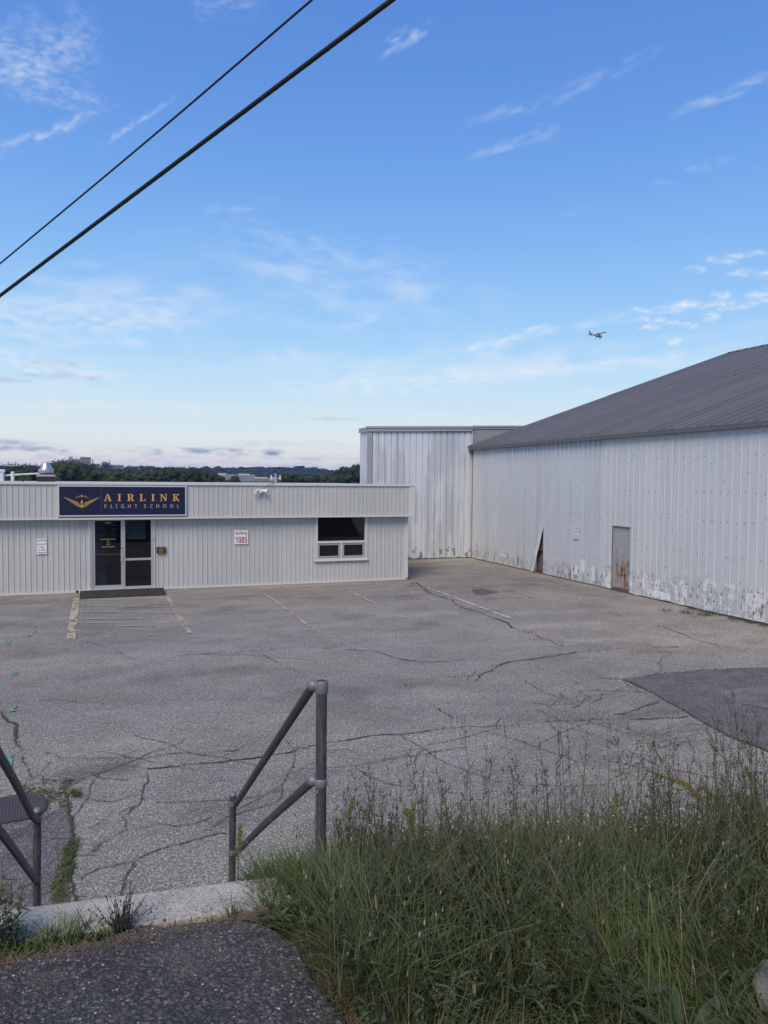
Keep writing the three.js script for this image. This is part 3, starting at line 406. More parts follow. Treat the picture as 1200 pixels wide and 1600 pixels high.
  part('frame', merge([bar(7.05, 7.12, 0.80, 2.36, 0.01, 0.09), bar(8.86, 8.93, 0.80, 2.36, 0.01, 0.09), bar(7.12, 8.86, 0.80, 0.875, 0.01, 0.09), bar(7.12, 8.86, 1.40, 1.475, 0.01, 0.09), bar(7.955, 8.02, 0.875, 1.40, 0.01, 0.088)]), M.trim, w);
  part('window_sill', rbox(2.0, 0.04, 0.1, 0.008, 7.99, 0.785, 0.05), M.trim, w);
  part('surround_trim', span(7.015, 7.045, 0.81, 2.36, 0.0, 0.04), M.trim, w); part('surround_trim', span(8.935, 8.965, 0.81, 2.36, 0, 0.04), M.trim, w);
  for (const [a, b] of [[7.12, 7.955], [8.02, 8.86]]) { const c = part('casement', merge([bar(a + 0.015, a + 0.07, 0.89, 1.385), bar(b - 0.07, b - 0.015, 0.89, 1.385), bar(a + 0.07, b - 0.07, 0.89, 0.945), bar(a + 0.07, b - 0.07, 1.33, 1.385)].map(g => g.translate(0, 0, -0.004))), M.alu, w); part('pane', span(a + 0.07, b - 0.07, 0.945, 1.33, -0.01, -0.0095), M.glass, c); }
  part('pane', span(7.12, 8.86, 1.475, 2.36, -0.012, -0.0115), M.glass, w);
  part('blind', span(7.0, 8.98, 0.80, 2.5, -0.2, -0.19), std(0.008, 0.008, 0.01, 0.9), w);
}
// signs: flat print drawn on canvases
function print(W, H, draw) { const c = document.createElement('canvas'); c.width = W; c.height = H; const x = c.getContext('2d'); draw(x, W, H); const t = new THREE.CanvasTexture(c); t.colorSpace = THREE.SRGBColorSpace; return t; }
{
  const sg = thing('airlink_sign', 'navy blue sign board with gold wings and AIRLINK FLIGHT SCHOOL lettering', 'sign', [0.715, 2.905, ZP + 0.05]);
  const face = print(2048, 496, (c, W, H) => {
    c.fillStyle = '#0b1138'; c.fillRect(0, 0, W, H); const k = W / 1180, ox = 8, oy = 35, X = x => (x + ox) * k, Y = y => (y - oy) * H / 257;
    c.strokeStyle = '#4a4f6e'; c.lineWidth = 5; c.beginPath(); c.moveTo(X(373), 0); c.lineTo(X(373), H); c.stroke();
    const gold = '#c9a13c', mid = 195;
    c.fillStyle = gold;
    for (const s of [-1, 1]) for (let f = 0; f < 5; f++) {
      const tip = [172 - f * 26, 126 + f * 17], P = (dx, y) => [X(mid + s * dx), Y(y)];
      c.beginPath(); c.moveTo(...P(tip[0], tip[1])); c.quadraticCurveTo(...P(tip[0] * 0.62, tip[1] + 18 - f), ...P(28 - f * 4, 176 + f * 9)); c.lineTo(...P(22 - f * 3, 185 + f * 8)); c.quadraticCurveTo(...P(tip[0] * 0.66, tip[1] + 34 - 3 * f), ...P(tip[0] - 12, tip[1] + 10)); c.closePath(); c.fill(); c.strokeStyle = '#0b1138'; c.lineWidth = 7; c.stroke();
    }
    c.beginPath(); c.moveTo(X(mid), Y(152)); c.lineTo(X(mid + 14), Y(184)); c.lineTo(X(mid + 5), Y(184)); c.lineTo(X(mid), Y(172)); c.lineTo(X(mid - 5), Y(184)); c.lineTo(X(mid - 14), Y(184)); c.closePath(); c.fill();
    c.fillRect(X(mid - 5), Y(184), 10 * k, 36 * H / 257); for (const [w, y] of [[44, 208], [56, 199], [26, 217]]) c.fillRect(X(mid - w / 2), Y(y), w * k, 5 * H / 257);
    const star = (x, y, r) => { c.beginPath(); for (let i = 0; i < 10; i++) { const a = -Math.PI / 2 + i * Math.PI / 5, q = (i % 2 ? 0.4 : 1) * r * k; c.lineTo(X(x) + Math.cos(a) * q, Y(y) + Math.sin(a) * q); } c.closePath(); c.fill(); };
    star(mid, 121, 16); star(mid - 29, 124, 10); star(mid + 29, 124, 10); star(mid - 47, 131, 7); star(mid + 47, 131, 7); star(mid - 60, 138, 4.5); star(mid + 60, 138, 4.5);
    c.textAlign = 'center'; c.textBaseline = 'alphabetic'; c.fillStyle = '#cfa052'; c.font = 'bold 168px serif'; 'AIRLINK'.split('').forEach((ch, i) => c.fillText(ch, X([432, 540, 644, 758, 858, 960, 1080][i]), Y(165)));
    c.fillStyle = '#b9aa94'; c.font = '88px sans-serif'; 'FLIGHT SCHOOL'.split('').forEach((ch, i) => c.fillText(ch, X([410, 467, 513, 570, 633, 695, 740, 780, 843, 903, 970, 1038, 1100][i]), Y(227)));
  });
  part('board', box(3.77, 0.915, 0.03), [0, 1, 2, 3, 4, 5].map(i => i === 4 ? new THREE.MeshStandardMaterial({ map: face, roughness: 0.4 }) : M.dark), sg);
  const w = 3.83, h = 0.955, b = 0.032; part('sign_frame', merge([span(-w / 2, w / 2, h / 2 - b, h / 2, -0.02, 0.035), span(-w / 2, w / 2, -h / 2, -h / 2 + b, -0.02, 0.035), span(-w / 2, -w / 2 + b, -h / 2 + b, h / 2 - b, -0.02, 0.0345), span(w / 2 - b, w / 2, -h / 2 + b, h / 2 - b, -0.02, 0.0345)]), M.coping, sg);
}
const caution = print(256, 420, (c, W, H) => { c.fillStyle = '#dcdde2'; c.fillRect(0, 0, W, H); c.fillStyle = '#26252b'; c.textAlign = 'center'; c.font = 'bold 56px sans-serif'; c.fillText('CAUTION', W / 2, 72, 236); c.font = 'bold 52px sans-serif'; c.fillText('FALLING ICE', W / 2, 172, 240); c.fillText('PARK', W / 2, 250, 110); c.fillText('AT YOUR', W / 2, 322, 172); c.fillText('OWN RISK', W / 2, 396, 214); });
const bldg = print(256, 256, (c, W, H) => { c.fillStyle = '#dddce0'; c.fillRect(0, 0, W, H); c.fillStyle = '#7e2436'; c.textAlign = 'center'; c.font = 'bold 74px sans-serif'; c.fillText('Building', W / 2, 82, 214); c.save(); c.scale(1, 1.5); c.font = 'bold 104px sans-serif'; c.fillText('1085', W / 2, 155, 226); c.restore(); });
function plate(name, label, map, w, h, pos, turn = 0) { const g = thing(name, label, 'sign', pos, turn, name === 'caution_sign' ? 'caution signs on the walls' : undefined); part('plate', rbox(w, h, 0.01, 0.003), M.trim, g); const f = new THREE.Mesh(new THREE.PlaneGeometry(w - 0.006, h - 0.006).translate(0, 0, 0.0065), new THREE.MeshStandardMaterial({ map, roughness: 0.5 })); f.name = 'printed_face'; shade(f); g.add(f); for (const s of [-1, 1]) part('bolt', new THREE.CylinderGeometry(0.009, 0.009, 0.008, 10).rotateX(Math.PI / 2).translate(0, s * (h / 2 - 0.025), 0.01), M.dark, g); return g; }
plate('caution_sign', 'white caution sign warning of falling ice left of the entrance door', caution, 0.29, 0.49, [-1.69, 1.495, ZW + 0.038]);
plate('building_sign', 'white Building 1085 sign with dark red lettering', bldg, 0.47, 0.48, [4.46, 1.67, ZW + 0.038]);
{ // door lettering
  const t = print(512, 320, (c, W, H) => { c.clearRect(0, 0, W, H); c.textAlign = 'center'; c.fillStyle = '#d8b25a'; c.font = '40px sans-serif'; c.fillText('Airlink Flight School', W / 2, 60, 380); c.font = '28px sans-serif'; c.fillText('Phone', W / 2, 112, 280); c.fillText('Email', W / 2, 160, 500); c.fillText('Website', W / 2, 208, 290); c.fillStyle = '#e8e6e0'; c.fillText('Home of the Flying Club', W / 2, 270, 500); });
  const s = scene.getObjectByName('flight_school'), m = part('door_lettering', new THREE.PlaneGeometry(0.66, 0.36).translate(0.24, 1.55, 0.004), new THREE.MeshStandardMaterial({ map: t, transparent: true, roughness: 0.6 }), s.getObjectByName('entrance')); m.castShadow = false;
  const t2 = print(256, 96, (c, W, H) => { c.clearRect(0, 0, W, H); c.textAlign = 'center'; c.fillStyle = '#9aa0aa'; c.font = 'bold 84px sans-serif'; c.fillText('1085', W / 2, 78, 240); });
  const n = part('door_number', new THREE.PlaneGeometry(0.26, 0.1).translate(0.24, 2.2, 0.004), new THREE.MeshStandardMaterial({ map: t2, transparent: true, roughness: 0.6 }), s.getObjectByName('entrance')); n.castShadow = false;
}
{ // key box
  const k = thing('key_box', 'small brown and brass box on the wall right of the door', 'box', [1.86, 1.30, ZW + 0.055]); part('backing', rbox(0.29, 0.2, 0.05, 0.008), std(0.035, 0.022, 0.016, 0.6), k); part('brass_cover', rbox(0.13, 0.19, 0.03, 0.008, 0, 0, 0.03), std(0.24, 0.13, 0.05, 0.45, { metalness: 0.5 }), k); for (const x of [-0.1, 0.1]) part('screw', new THREE.SphereGeometry(0.014, 10, 8).translate(x, 0.02, 0.026), std(0.5, 0.4, 0.3, 0.4, { metalness: 0.6 }), k);
}
{ // twin floodlight
  const f = thing('floodlight', 'white twin head floodlight mounted on the parapet', 'floodlight', [5.05, 3.24, ZP + 0.03]), wm = std(0.72, 0.74, 0.73, 0.4);
  part('mount', merge([rod([0, 0, 0], [0, 0, 0.07], 0.055, 0.05, 16), new THREE.SphereGeometry(0.045, 14, 10).translate(0, -0.05, 0.09)]), wm, f);
  for (const s of [-1, 1]) { const h = part('lamp_head', new THREE.LatheGeometry([[0.02, -0.1], [0.045, -0.09], [0.05, -0.02], [0.072, 0.08], [0.075, 0.1]].map(p => new THREE.Vector2(...p)), 18).rotateX(Math.PI / 2).rotateY(s * 0.95).rotateX(0.35).translate(s * 0.13, -0.005, 0.13), wm, f); part('lens', new THREE.CircleGeometry(0.07, 18).translate(0, 0, 0.09).rotateY(s * 0.95).rotateX(0.35).translate(s * 0.13, -0.005, 0.13), std(0.6, 0.62, 0.62, 0.15), h); }
  part('cable', tube([[0.06, 0.02, 0.02], [0.17, 0.12, 0.05], [0.26, 0.19, 0.14], [0.45, 0.258, 0.02], [0.6, 0.268, -0.5]], 0.008, 6), M.dark, f);
}
{ // black ramp at the door
  const sh = new THREE.Shape([[0, 0], [1.02, 0], [1.02, 0.014], [0.12, 0.1], [0, 0.1]].map(p => new THREE.Vector2(...p)));
  const g = new THREE.ExtrudeGeometry(sh, { depth: 2.5, bevelEnabled: false }).rotateY(-Math.PI / 2).translate(1.25, 0, 0); const bt = tex(256, 256, (u, v, i, j) => { const n = 0.5 + 0.4 * (h2(i, j, 1) - 0.5); return [n, n, n]; }, false);
  const r = thing('entrance_ramp', 'low black rubber ramp in front of the glass entrance door', 'ramp', [0.66, 0.004, ZW + 0.265]); const m = part('wedge', g, new THREE.MeshStandardMaterial({ color: lin(0.028, 0.028, 0.031), roughness: 0.9, bumpMap: rep(bt, 3), bumpScale: 0.003 }), r); part('edge_lip', box(2.5, 0.012, 0.03, 0, 0.008, 1.02), M.dark, r);
}
// roof fittings
const zincMat = std(0.50, 0.51, 0.53, 0.35, { metalness: 0.7 }), pvc = std(0.68, 0.68, 0.67, 0.5);
{
  const v = thing('roof_vent', 'mushroom shaped metal exhaust vent on a dark kerb on the flight school roof', 'roof vent', [-1.68, 3.43, -28]);
  part('kerb', merge([rbox(0.53, 0.22, 0.5, 0.01, 0, 0.11, 0)]), M.dark, v); part('flange', rbox(0.56, 0.07, 0.53, 0.012, 0, 0.255, 0), zincMat, v); part('throat', rod([0, 0.28, 0], [0, 0.33, 0], 0.19, 0.19, 20), M.dark, v);
  const l = (pts) => new THREE.LatheGeometry(pts.map(p => new THREE.Vector2(...p)), 32); const hd = part('hood', l([[0.17, 0.335], [0.245, 0.34], [0.245, 0.45], [0.225, 0.47], [0.21, 0.475]]), zincMat, v); part('cap', l([[0.212, 0.474], [0.20, 0.49], [0.125, 0.665], [0.11, 0.68], [0, 0.687]]), zincMat, hd);
}
{ const p = thing('vent_pipe', 'short white plastic vent pipe standing on the flight school roof', 'pipe', [-2.69, 3.43, -28]); part('stack', rod([0, 0.05, 0], [0, 0.37, 0], 0.058, 0.058, 20), pvc, p); part('rim', new THREE.TorusGeometry(0.05, 0.009, 8, 20).rotateX(Math.PI / 2).translate(0, 0.37, 0), pvc, p); part('boot', rod([0, 0, 0], [0, 0.06, 0], 0.075, 0.06, 18), M.dark, p); }
{ const p = thing('duct_pipe', 'pale pipe running level from a white box towards the roof vent', 'pipe', [-3.05, 3.43, -28.4]); part('run', rod([0.0, 0.245, 0], [1.2, 0.335, 0], 0.034, 0.03, 14), pvc, p); part('end_box', merge([rbox(0.17, 0.44, 0.2, 0.03, -0.02, 0.22, 0), rbox(0.23, 0.1, 0.24, 0.03, -0.02, 0.40, 0)]), std(0.62, 0.66, 0.72, 0.4), p); part('saddle', span(0.6, 0.66, 0, 0.29, -0.03, 0.03), M.dark, p); }
{
  const f = thing('flue_pipe', 'slim banded metal flue with black cap on the flight school roof', 'flue', [5.9, 3.43, -27]); part('stack', rod([0, 0.03, 0], [0, 0.42, 0], 0.038, 0.038, 16), zincMat, f); for (const y of [0.1, 0.2, 0.3]) part('band', rod([0, y, 0], [0, y + 0.03, 0], 0.048, 0.048, 16), zincMat, f); part('cap', merge([rod([0, 0.42, 0], [0, 0.46, 0], 0.06, 0.06, 16), rod([0, 0.46, 0], [0, 0.52, 0], 0.055, 0.012, 16)]), M.dark, f); part('boot', rod([0, 0, 0], [0, 0.05, 0], 0.09, 0.05, 16), M.dark, f);
  part('side_arm', merge([rod([-0.16, 0.24, 0], [0.16, 0.24, 0], 0.01), rod([-0.16, 0.18, 0], [-0.16, 0.34, 0], 0.03), rod([0.16, 0.18, 0], [0.16, 0.34, 0], 0.03)]), pvc, f);
}
// things inside, seen dimly through the glass
{
  const d = thing('reception_desk', 'dark reception desk dimly seen behind the glass side panel', 'desk', [1.35, 0.08, -28.6]); part('front_panel', span(-0.7, 0.9, 0, 1.0, 0, 0.05), std(0.05, 0.045, 0.05, 0.6), d); part('desk_top', span(-0.75, 0.95, 1.0, 1.04, -0.6, 0.1), std(0.12, 0.11, 0.11, 0.4), d);
  const c = thing('cabinet', 'pale low cabinet dimly seen inside behind the glass door', 'cabinet', [-0.07, 0.08, -26.55]); part('carcass', span(-0.35, 0.25, 0, 0.55, -0.4, 0), std(0.25, 0.30, 0.38, 0.6), c); part('door_panel', span(-0.32, -0.06, 0.04, 0.5, 0.002, 0.015), std(0.27, 0.32, 0.40, 0.6), c); part('door_panel', span(-0.04, 0.22, 0.04, 0.5, 0.002, 0.015), std(0.27, 0.32, 0.40, 0.6), c);
  const p = thing('notice_board', 'pale notice board on the wall inside behind the glass door', 'board', [-0.25, 1.42, -27.015]); part('panel', span(-0.4, 0.4, -0.4, 0.4, 0, 0.02), std(0.36, 0.36, 0.37, 0.7), p); part('rim', merge([span(-0.43, 0.43, 0.4, 0.43, 0, 0.035), span(-0.43, 0.43, -0.43, -0.4, 0, 0.035)]), M.dark, p);
}

// ------------------------------------------------------------ hangar
const UW = 18.4, UH = 5.3;
const paint = [0.54, 0.58, 0.62];
const hangarTex = tex(2048, 640, (u, v, i, j) => {
  const x = u * UW, y = v * UH, right = x > 10.37; let c = paint.slice();
  let n = 1 + 0.07 * (fbm(x * 6, y * 0.25, 4, 3) - 0.5) + 0.07 * (fbm(x * 0.7, y * 0.7, 3, 4) - 0.5) + 0.02 * (h2(i, j, 1) - 0.5);
  if (right) { c = [0.54, 0.57, 0.585]; } c = c.map(a => a * n);
  const fill = (t, k) => { c = c.map((a, m) => mix(a, t[m], clamp(k))); };
  // run marks below seams and laps
  fill([0.36, 0.37, 0.40], 0.45 * sm(0.62, 0.75, fbm(x * 14, y * 0.35, 4, 21)) * (right ? 0.5 : 1));
  // grime with a ragged upper outline, splashed up from the ground
  const edge = (right ? 0.86 : 0.52) + 0.55 * (fbm(x * 4, 3, 4, 8) - 0.5) + 0.5 * (fbm(x * 14, y * 0.5, 3, 9) - 0.5);
  if (y < edge) {
    const grain = fbm(x * 9, y * 3.5, 4, 12);
    fill(right ? [0.46, 0.465, 0.47] : [0.33, 0.335, 0.36], (0.12 + 0.5 * sm(0.44, 0.66, grain)));
    if (right) { // chalky undercoat and peeled spots
      fill([0.72, 0.72, 0.72], sm(0.52, 0.60, fbm(x * 5 + 3, y * 6, 4, 14)) * 0.85);
      const peel = fbm(x * 24, y * 9, 5, 17), pz = sm(0.65, 0.70, peel + 0.10 * (fbm(x * 1.6, y * 1.5, 3, 18) - 0.5) - 0.35 * Math.max(0, Math.abs(y - 0.36) - 0.22));
      fill([0.09, 0.088, 0.09], pz * 0.85);
    } else { fill([0.66, 0.66, 0.68], sm(0.58, 0.66, fbm(x * 6, y * 3, 4, 15)) * 0.6); fill([0.07, 0.06, 0.06], sm(0.69, 0.74, fbm(x * 13, y * 5, 3, 16)) * 0.7); }
  }
  // small chips all over
  fill([0.12, 0.12, 0.13], sm(0.80, 0.84, fbm(x * 22, y * 18, 3, 25)) * 0.8);
  // touched-up white patches
  for (const [px, py, w, h] of [[8.72, 0.42, 0.09, 0.16], [9.12, 0.6, 0.13, 0.22], [9.78, 0.42, 0.1, 0.24], [13.35, 0.17, 0.42, 0.10], [3.1, 0.42, 0.3, 0.05]]) if (Math.abs(x - px) + 0.1 * (fbm(x * 9, y * 9, 3, 7) - 0.5) < w && Math.abs(y - py) + 0.16 * (fbm(x * 12, y * 12, 3, 6) - 0.5) < h) fill([0.78, 0.79, 0.80], 0.85);
  if (Math.abs(x - 8.33) < 0.03 && y < 0.42) c = [0.2, 0.02, 0.03];
  return c;
});
const annexTex = tex(1024, 640, (u, v, i, j) => {
  const x = u * 6, y = v * 6.4, p = Math.floor(x / 0.305), n = 1 + 0.06 * (fbm(x * 7, y * 0.4, 3, 3) - 0.5) + 0.02 * (h2(i, j, 2) - 0.5); let c = [0.59 * n, 0.63 * n, 0.68 * n];
  const worn = fbm(x * 26, y * 1.1, 5, 41) * 0.62 + fbm(x * 1.3, y * 0.5, 3, 42) * 0.42 + 0.14 * (h2(p, 5, 3) - 0.5), k = sm(0.46, 0.62, worn - 0.16 + 0.2 * sm(0.42, 0.62, fbm(p * 0.7, y * 0.35 + 1.2, 3, 46)) + 0.05 * (h2(p, 2, 8) > 0.5 ? 1 : 0)) * 0.38;
  c = c.map((a, m) => mix(a, [0.27, 0.295, 0.34][m], k)); const g = y < 0.5 + 0.5 * (fbm(x * 6, 2, 3, 9) - 0.5) ? sm(0.56, 0.66, fbm(x * 6, y * 5, 4, 50)) * 0.75 : 0; c = c.map((a, m) => mix(a, [0.13, 0.12, 0.12][m], g)); return c;
});
const hMat = [[1, 1, 1], [0.97, 0.97, 0.98], [1.025, 1.025, 1.02], [0.99, 1, 1.01]].map(c => new THREE.MeshStandardMaterial({ color: lin(...c), map: hangarTex, roughness: 0.62 }));
const aMat = [[1, 1, 1], [0.96, 0.965, 0.98], [1.03, 1.03, 1.03]].map(c => new THREE.MeshStandardMaterial({ color: lin(...c), map: annexTex, roughness: 0.55, metalness: 0.05 }));
const roofTex = tex(256, 1024, (u, v, i, j) => { const n = 0.225 * (1 + 0.3 * (fbm(u * 6, v * 14, 4, 2) - 0.5) + 0.12 * (fbm(u * 20, v * 4, 3, 4) - 0.5) + 0.05 * (h2(i, j) - 0.5)); return [n * 0.98, n, n * 1.1]; });
const roofMats = [[1, 1, 1], [0.93, 0.93, 0.94], [1.06, 1.06, 1.07], [0.98, 0.97, 1.0]].map(c => new THREE.MeshStandardMaterial({ color: lin(...c), map: roofTex, roughness: 0.42, metalness: 0.3 }));
M.darkTrim = std(0.12, 0.125, 0.145, 0.55, { metalness: 0.1 }); M.greyTrim = std(0.30, 0.315, 0.345, 0.55);
const HL = 33, HX = 15.13, EY = 5.22, RY = 10.5;
{
  const h = thing('metal_hangar', 'large white ribbed metal hangar with grey seamed roof and rusty door', 'hangar', [16.4, 0, -32.2], -0.0236);
  const toSide = new THREE.Matrix4().makeRotationY(-Math.PI / 2);           // sheet x runs along the wall towards the viewer
  const tear = 6.405;
  siding(h, { x0: 0, x1: 10.37, y0: 0.03, top: 5.16, pitch: 0.305, perSheet: 3, ribW: 0.045, ribH: -0.09, mats: hMat, uw: UW, uh: UH, ny: 14, turn: toSide, deform: (p, n, s0, s1) => {
    if (Math.abs(s1 - tear) > 0.02 || p[1] > 1.85) { const k = 0.006 * (fbm(p[0] * 2, p[1] * 1.2, 2, 5) - 0.5); return [p[0], p[1], p[2] + k]; }
    const t = (1.85 - p[1]) / 1.85, e = sm(s0 + 0.25, s1, p[0]); return [p[0] - e * t * 0.50, p[1] + 0.03 * e * t, p[2] + Math.sin(e * 2.4) * t * 0.20 + 0.02 * e * t * Math.sin(p[1] * 9)];
  } });
  siding(h, { x0: 10.37, x1: HL, y0: 0.02, top: 5.17, pitch: 0.3, perSheet: 3, ribW: 0.05, ribH: 0.010, mats: hMat, uw: UW, uh: UH, ny: 10, shift: 3, turn: toSide, openings: [[10.84, 11.8, -1, 2.16]], deform: p => [p[0], p[1] + (p[1] < 0.1 ? 0.05 * (fbm(p[0] * 2.2, 4, 3, 19) - 0.35) : 0), p[2] + 0.012 + 0.008 * (fbm(p[0] * 1.6, p[1] * 1.3, 2, 6) - 0.5)] });
  // fasteners: far too many to pick apart
  { const r = rng(3), gs = [], dot = new THREE.CylinderGeometry(0.011, 0.013, 0.008, 6).rotateZ(Math.PI / 2); for (const y of [0.75, 1.62, 2.55, 3.35, 4.35, 4.95]) for (let z = 10.45; z < 18.5; z += 0.3) if (r() < 0.86 && !(z > 10.8 && z < 11.9 && y < 2.3)) gs.push(dot.clone().translate(-0.017 - (r() < 0.5 ? 0.006 : 0), y + (r() - 0.5) * 0.05, z + 0.13 + (r() < 0.3 ? 0.1 : 0) * r())); const m = part('fasteners', merge(gs), std(0.06, 0.055, 0.055, 0.7), h); m.userData.kind = 'stuff'; }
  // personnel door
  const dg = new THREE.Group(); dg.name = 'personnel_door'; dg.position.set(0, 0, 0); h.add(dg);
  const rustTex = tex(512, 1024, (u, v, i, j) => { const n = 0.34 * (1 + 0.1 * (fbm(u * 12, v * 12, 3, 2) - 0.5)); let c = [n, n * 1.01, n * 1.06]; const k = sm(0.34, 0.66, fbm(u * 9 + 1, v * 7, 5, 5) * 0.55 + fbm(u * 22, v * 3, 4, 6) * 0.45 + 0.16 - Math.abs(u - 0.6) * 0.34 - Math.max(0, v - 0.3) * 0.8 - Math.max(0, 0.08 - v)); const rc = fbm(u * 10, v * 10, 4, 9); c = c.map((a, q) => mix(a, mix([0.36, 0.26, 0.16][q], [0.22, 0.105, 0.04][q], sm(0.42, 0.66, rc)), k * 0.85)); const s = sm(0.70, 0.76, fbm(u * 14, v * 14, 3, 11) + k * 0.06); return c.map((a, q) => mix(a, [0.09, 0.035, 0.02][q], s * k)); });
  const leaf = part('door_leaf', box(0.90, 2.03, 0.045).rotateY(-Math.PI / 2).translate(0.075, 1.125, 11.33), new THREE.MeshStandardMaterial({ map: rustTex, roughness: 0.85 }), dg); leaf.userData.label = 'grey door leaf streaked with rust';
  part('handle', merge([rod([0.05, 1.03, 11.71], [-0.02, 1.03, 11.71], 0.014), rod([-0.015, 1.03, 11.72], [-0.015, 1.035, 11.6], 0.011), new THREE.CylinderGeometry(0.032, 0.032, 0.01, 14).rotateZ(Math.PI / 2).translate(0.048, 1.03, 11.71)]), M.alu, leaf);
  part('door_frame', merge([span(0.005, 0.11, 0.08, 2.15, 10.845, 10.875), span(0.005, 0.11, 0.08, 2.15, 11.782, 11.798), span(0.005, 0.11, 2.142, 2.158, 10.845, 11.798)]), std(0.28, 0.285, 0.29, 0.8), dg); part('threshold', span(-0.02, 0.16, 0.0, 0.1, 10.85, 11.79), std(0.10, 0.09, 0.08, 0.9), dg);
  // roof: one mesh per seamed sheet, lapped half way up
  const slope = Math.atan2(RY - EY, HX), len = Math.hypot(HX + 0.16, (RY - EY) * (HX + 0.16) / HX), P = 0.52, ns = Math.ceil((HL + 0.3) / P);
  const sheetG = (L, seed, lift) => { const g = []; const pan = new THREE.BoxGeometry(P - 0.002, 0.006, L, 2, 1, 12); const q = pan.attributes.position; for (let i = 0; i < q.count; i++) q.setY(i, q.getY(i) + lift * Math.pow(Math.abs(q.getZ(i) / L + 0.5), 24) * (0.5 + Math.cos(q.getX(i) * 9 + seed)) + 0.004 * (fbm(q.getX(i) * 4 + seed * 7, q.getZ(i) * 0.9, 2, seed) - 0.5)); g.push(pan, box(0.04, 0.11, L, -P / 2 + 0.021, 0.052, 0), box(0.02, 0.02, L, 0, 0.012, 0)); return merge(g); };
  const variants = [0, 1, 2].map(k => sheetG(len / 2 + 0.06, k + 1, [0.0, 0.012, 0.03][k]));
  for (let i = 0; i < ns; i++) for (let s = 0; s < 2; s++) {
    const m = part('roof_sheet', variants[s ? Math.floor(h2(i, 4, 2) * 3) : 0], roofMats[Math.floor(h2(i, s, 6) * 4)], h), c = (s + 0.5) * len / 2; m.rotation.order = 'YXZ'; m.rotation.y = -Math.PI / 2; m.rotation.x = slope;
    m.position.set(-0.16 + Math.cos(slope) * c, EY - 0.055 + Math.sin(slope) * c + 0.01 + s * 0.012, -0.14 + (i + 0.5) * P);
  }
  const back = new THREE.BoxGeometry(len, 0.06, HL + 0.3).rotateZ(-slope).translate(HX + HX / 2, (EY + RY) / 2, HL / 2); part('roof_back_slope', back, roofMats[0], h);
  part('ridge_cap', box(0.5, 0.03, HL + 0.3, HX, RY + 0.05, HL / 2), M.darkTrim, h);
  part('eave_trim', span(-0.185, -0.15, EY - 0.15, EY - 0.02, -0.14, HL), M.darkTrim, h); part('eave_soffit', span(-0.15, 0.02, EY - 0.10, EY - 0.085, -0.1, HL), M.darkTrim, h);
  { const vg = new THREE.BoxGeometry(len, 0.14, 0.05).rotateZ(slope).translate(-0.16 + Math.cos(slope) * len / 2, EY - 0.09 + Math.sin(slope) * len / 2, -0.165); part('verge_trim', vg, M.darkTrim, h); }
  // plain walls out of view close the shell
  const inside = std(0.16, 0.14, 0.13, 0.9), gable = new THREE.ExtrudeGeometry(new THREE.Shape([[0.05, 0], [2 * HX, 0], [2 * HX, EY - 0.2], [HX, RY - 0.2], [0.05, EY - 0.2]].map(p => new THREE.Vector2(...p))), { depth: 0.08, bevelEnabled: false });
  part('gable_wall', gable, inside, h); part('gable_wall', gable.clone().translate(0, 0, HL - 0.1), inside, h); part('side_wall', span(2 * HX - 0.1, 2 * HX, 0, EY, 0.1, HL - 0.1), inside, h); part('hangar_floor', span(0.02, 2 * HX, -0.02, 0.0, 0.1, HL), std(0.12, 0.12, 0.12, 0.9), h);
  part('inner_girt', merge([span(0.02, 0.12, 0.9, 1.0, 0.1, 10.7), span(0.02, 0.12, 2.4, 2.5, 0.1, HL), span(0.02, 0.12, 0.0, 0.16, 0.1, 10.8)]), std(0.13, 0.05, 0.035, 0.9), h);
  part('wall_lining', span(0.13, 0.15, 0, EY - 0.1, 0.1, 10.8), std(0.12, 0.125, 0.14, 0.9), h);
}
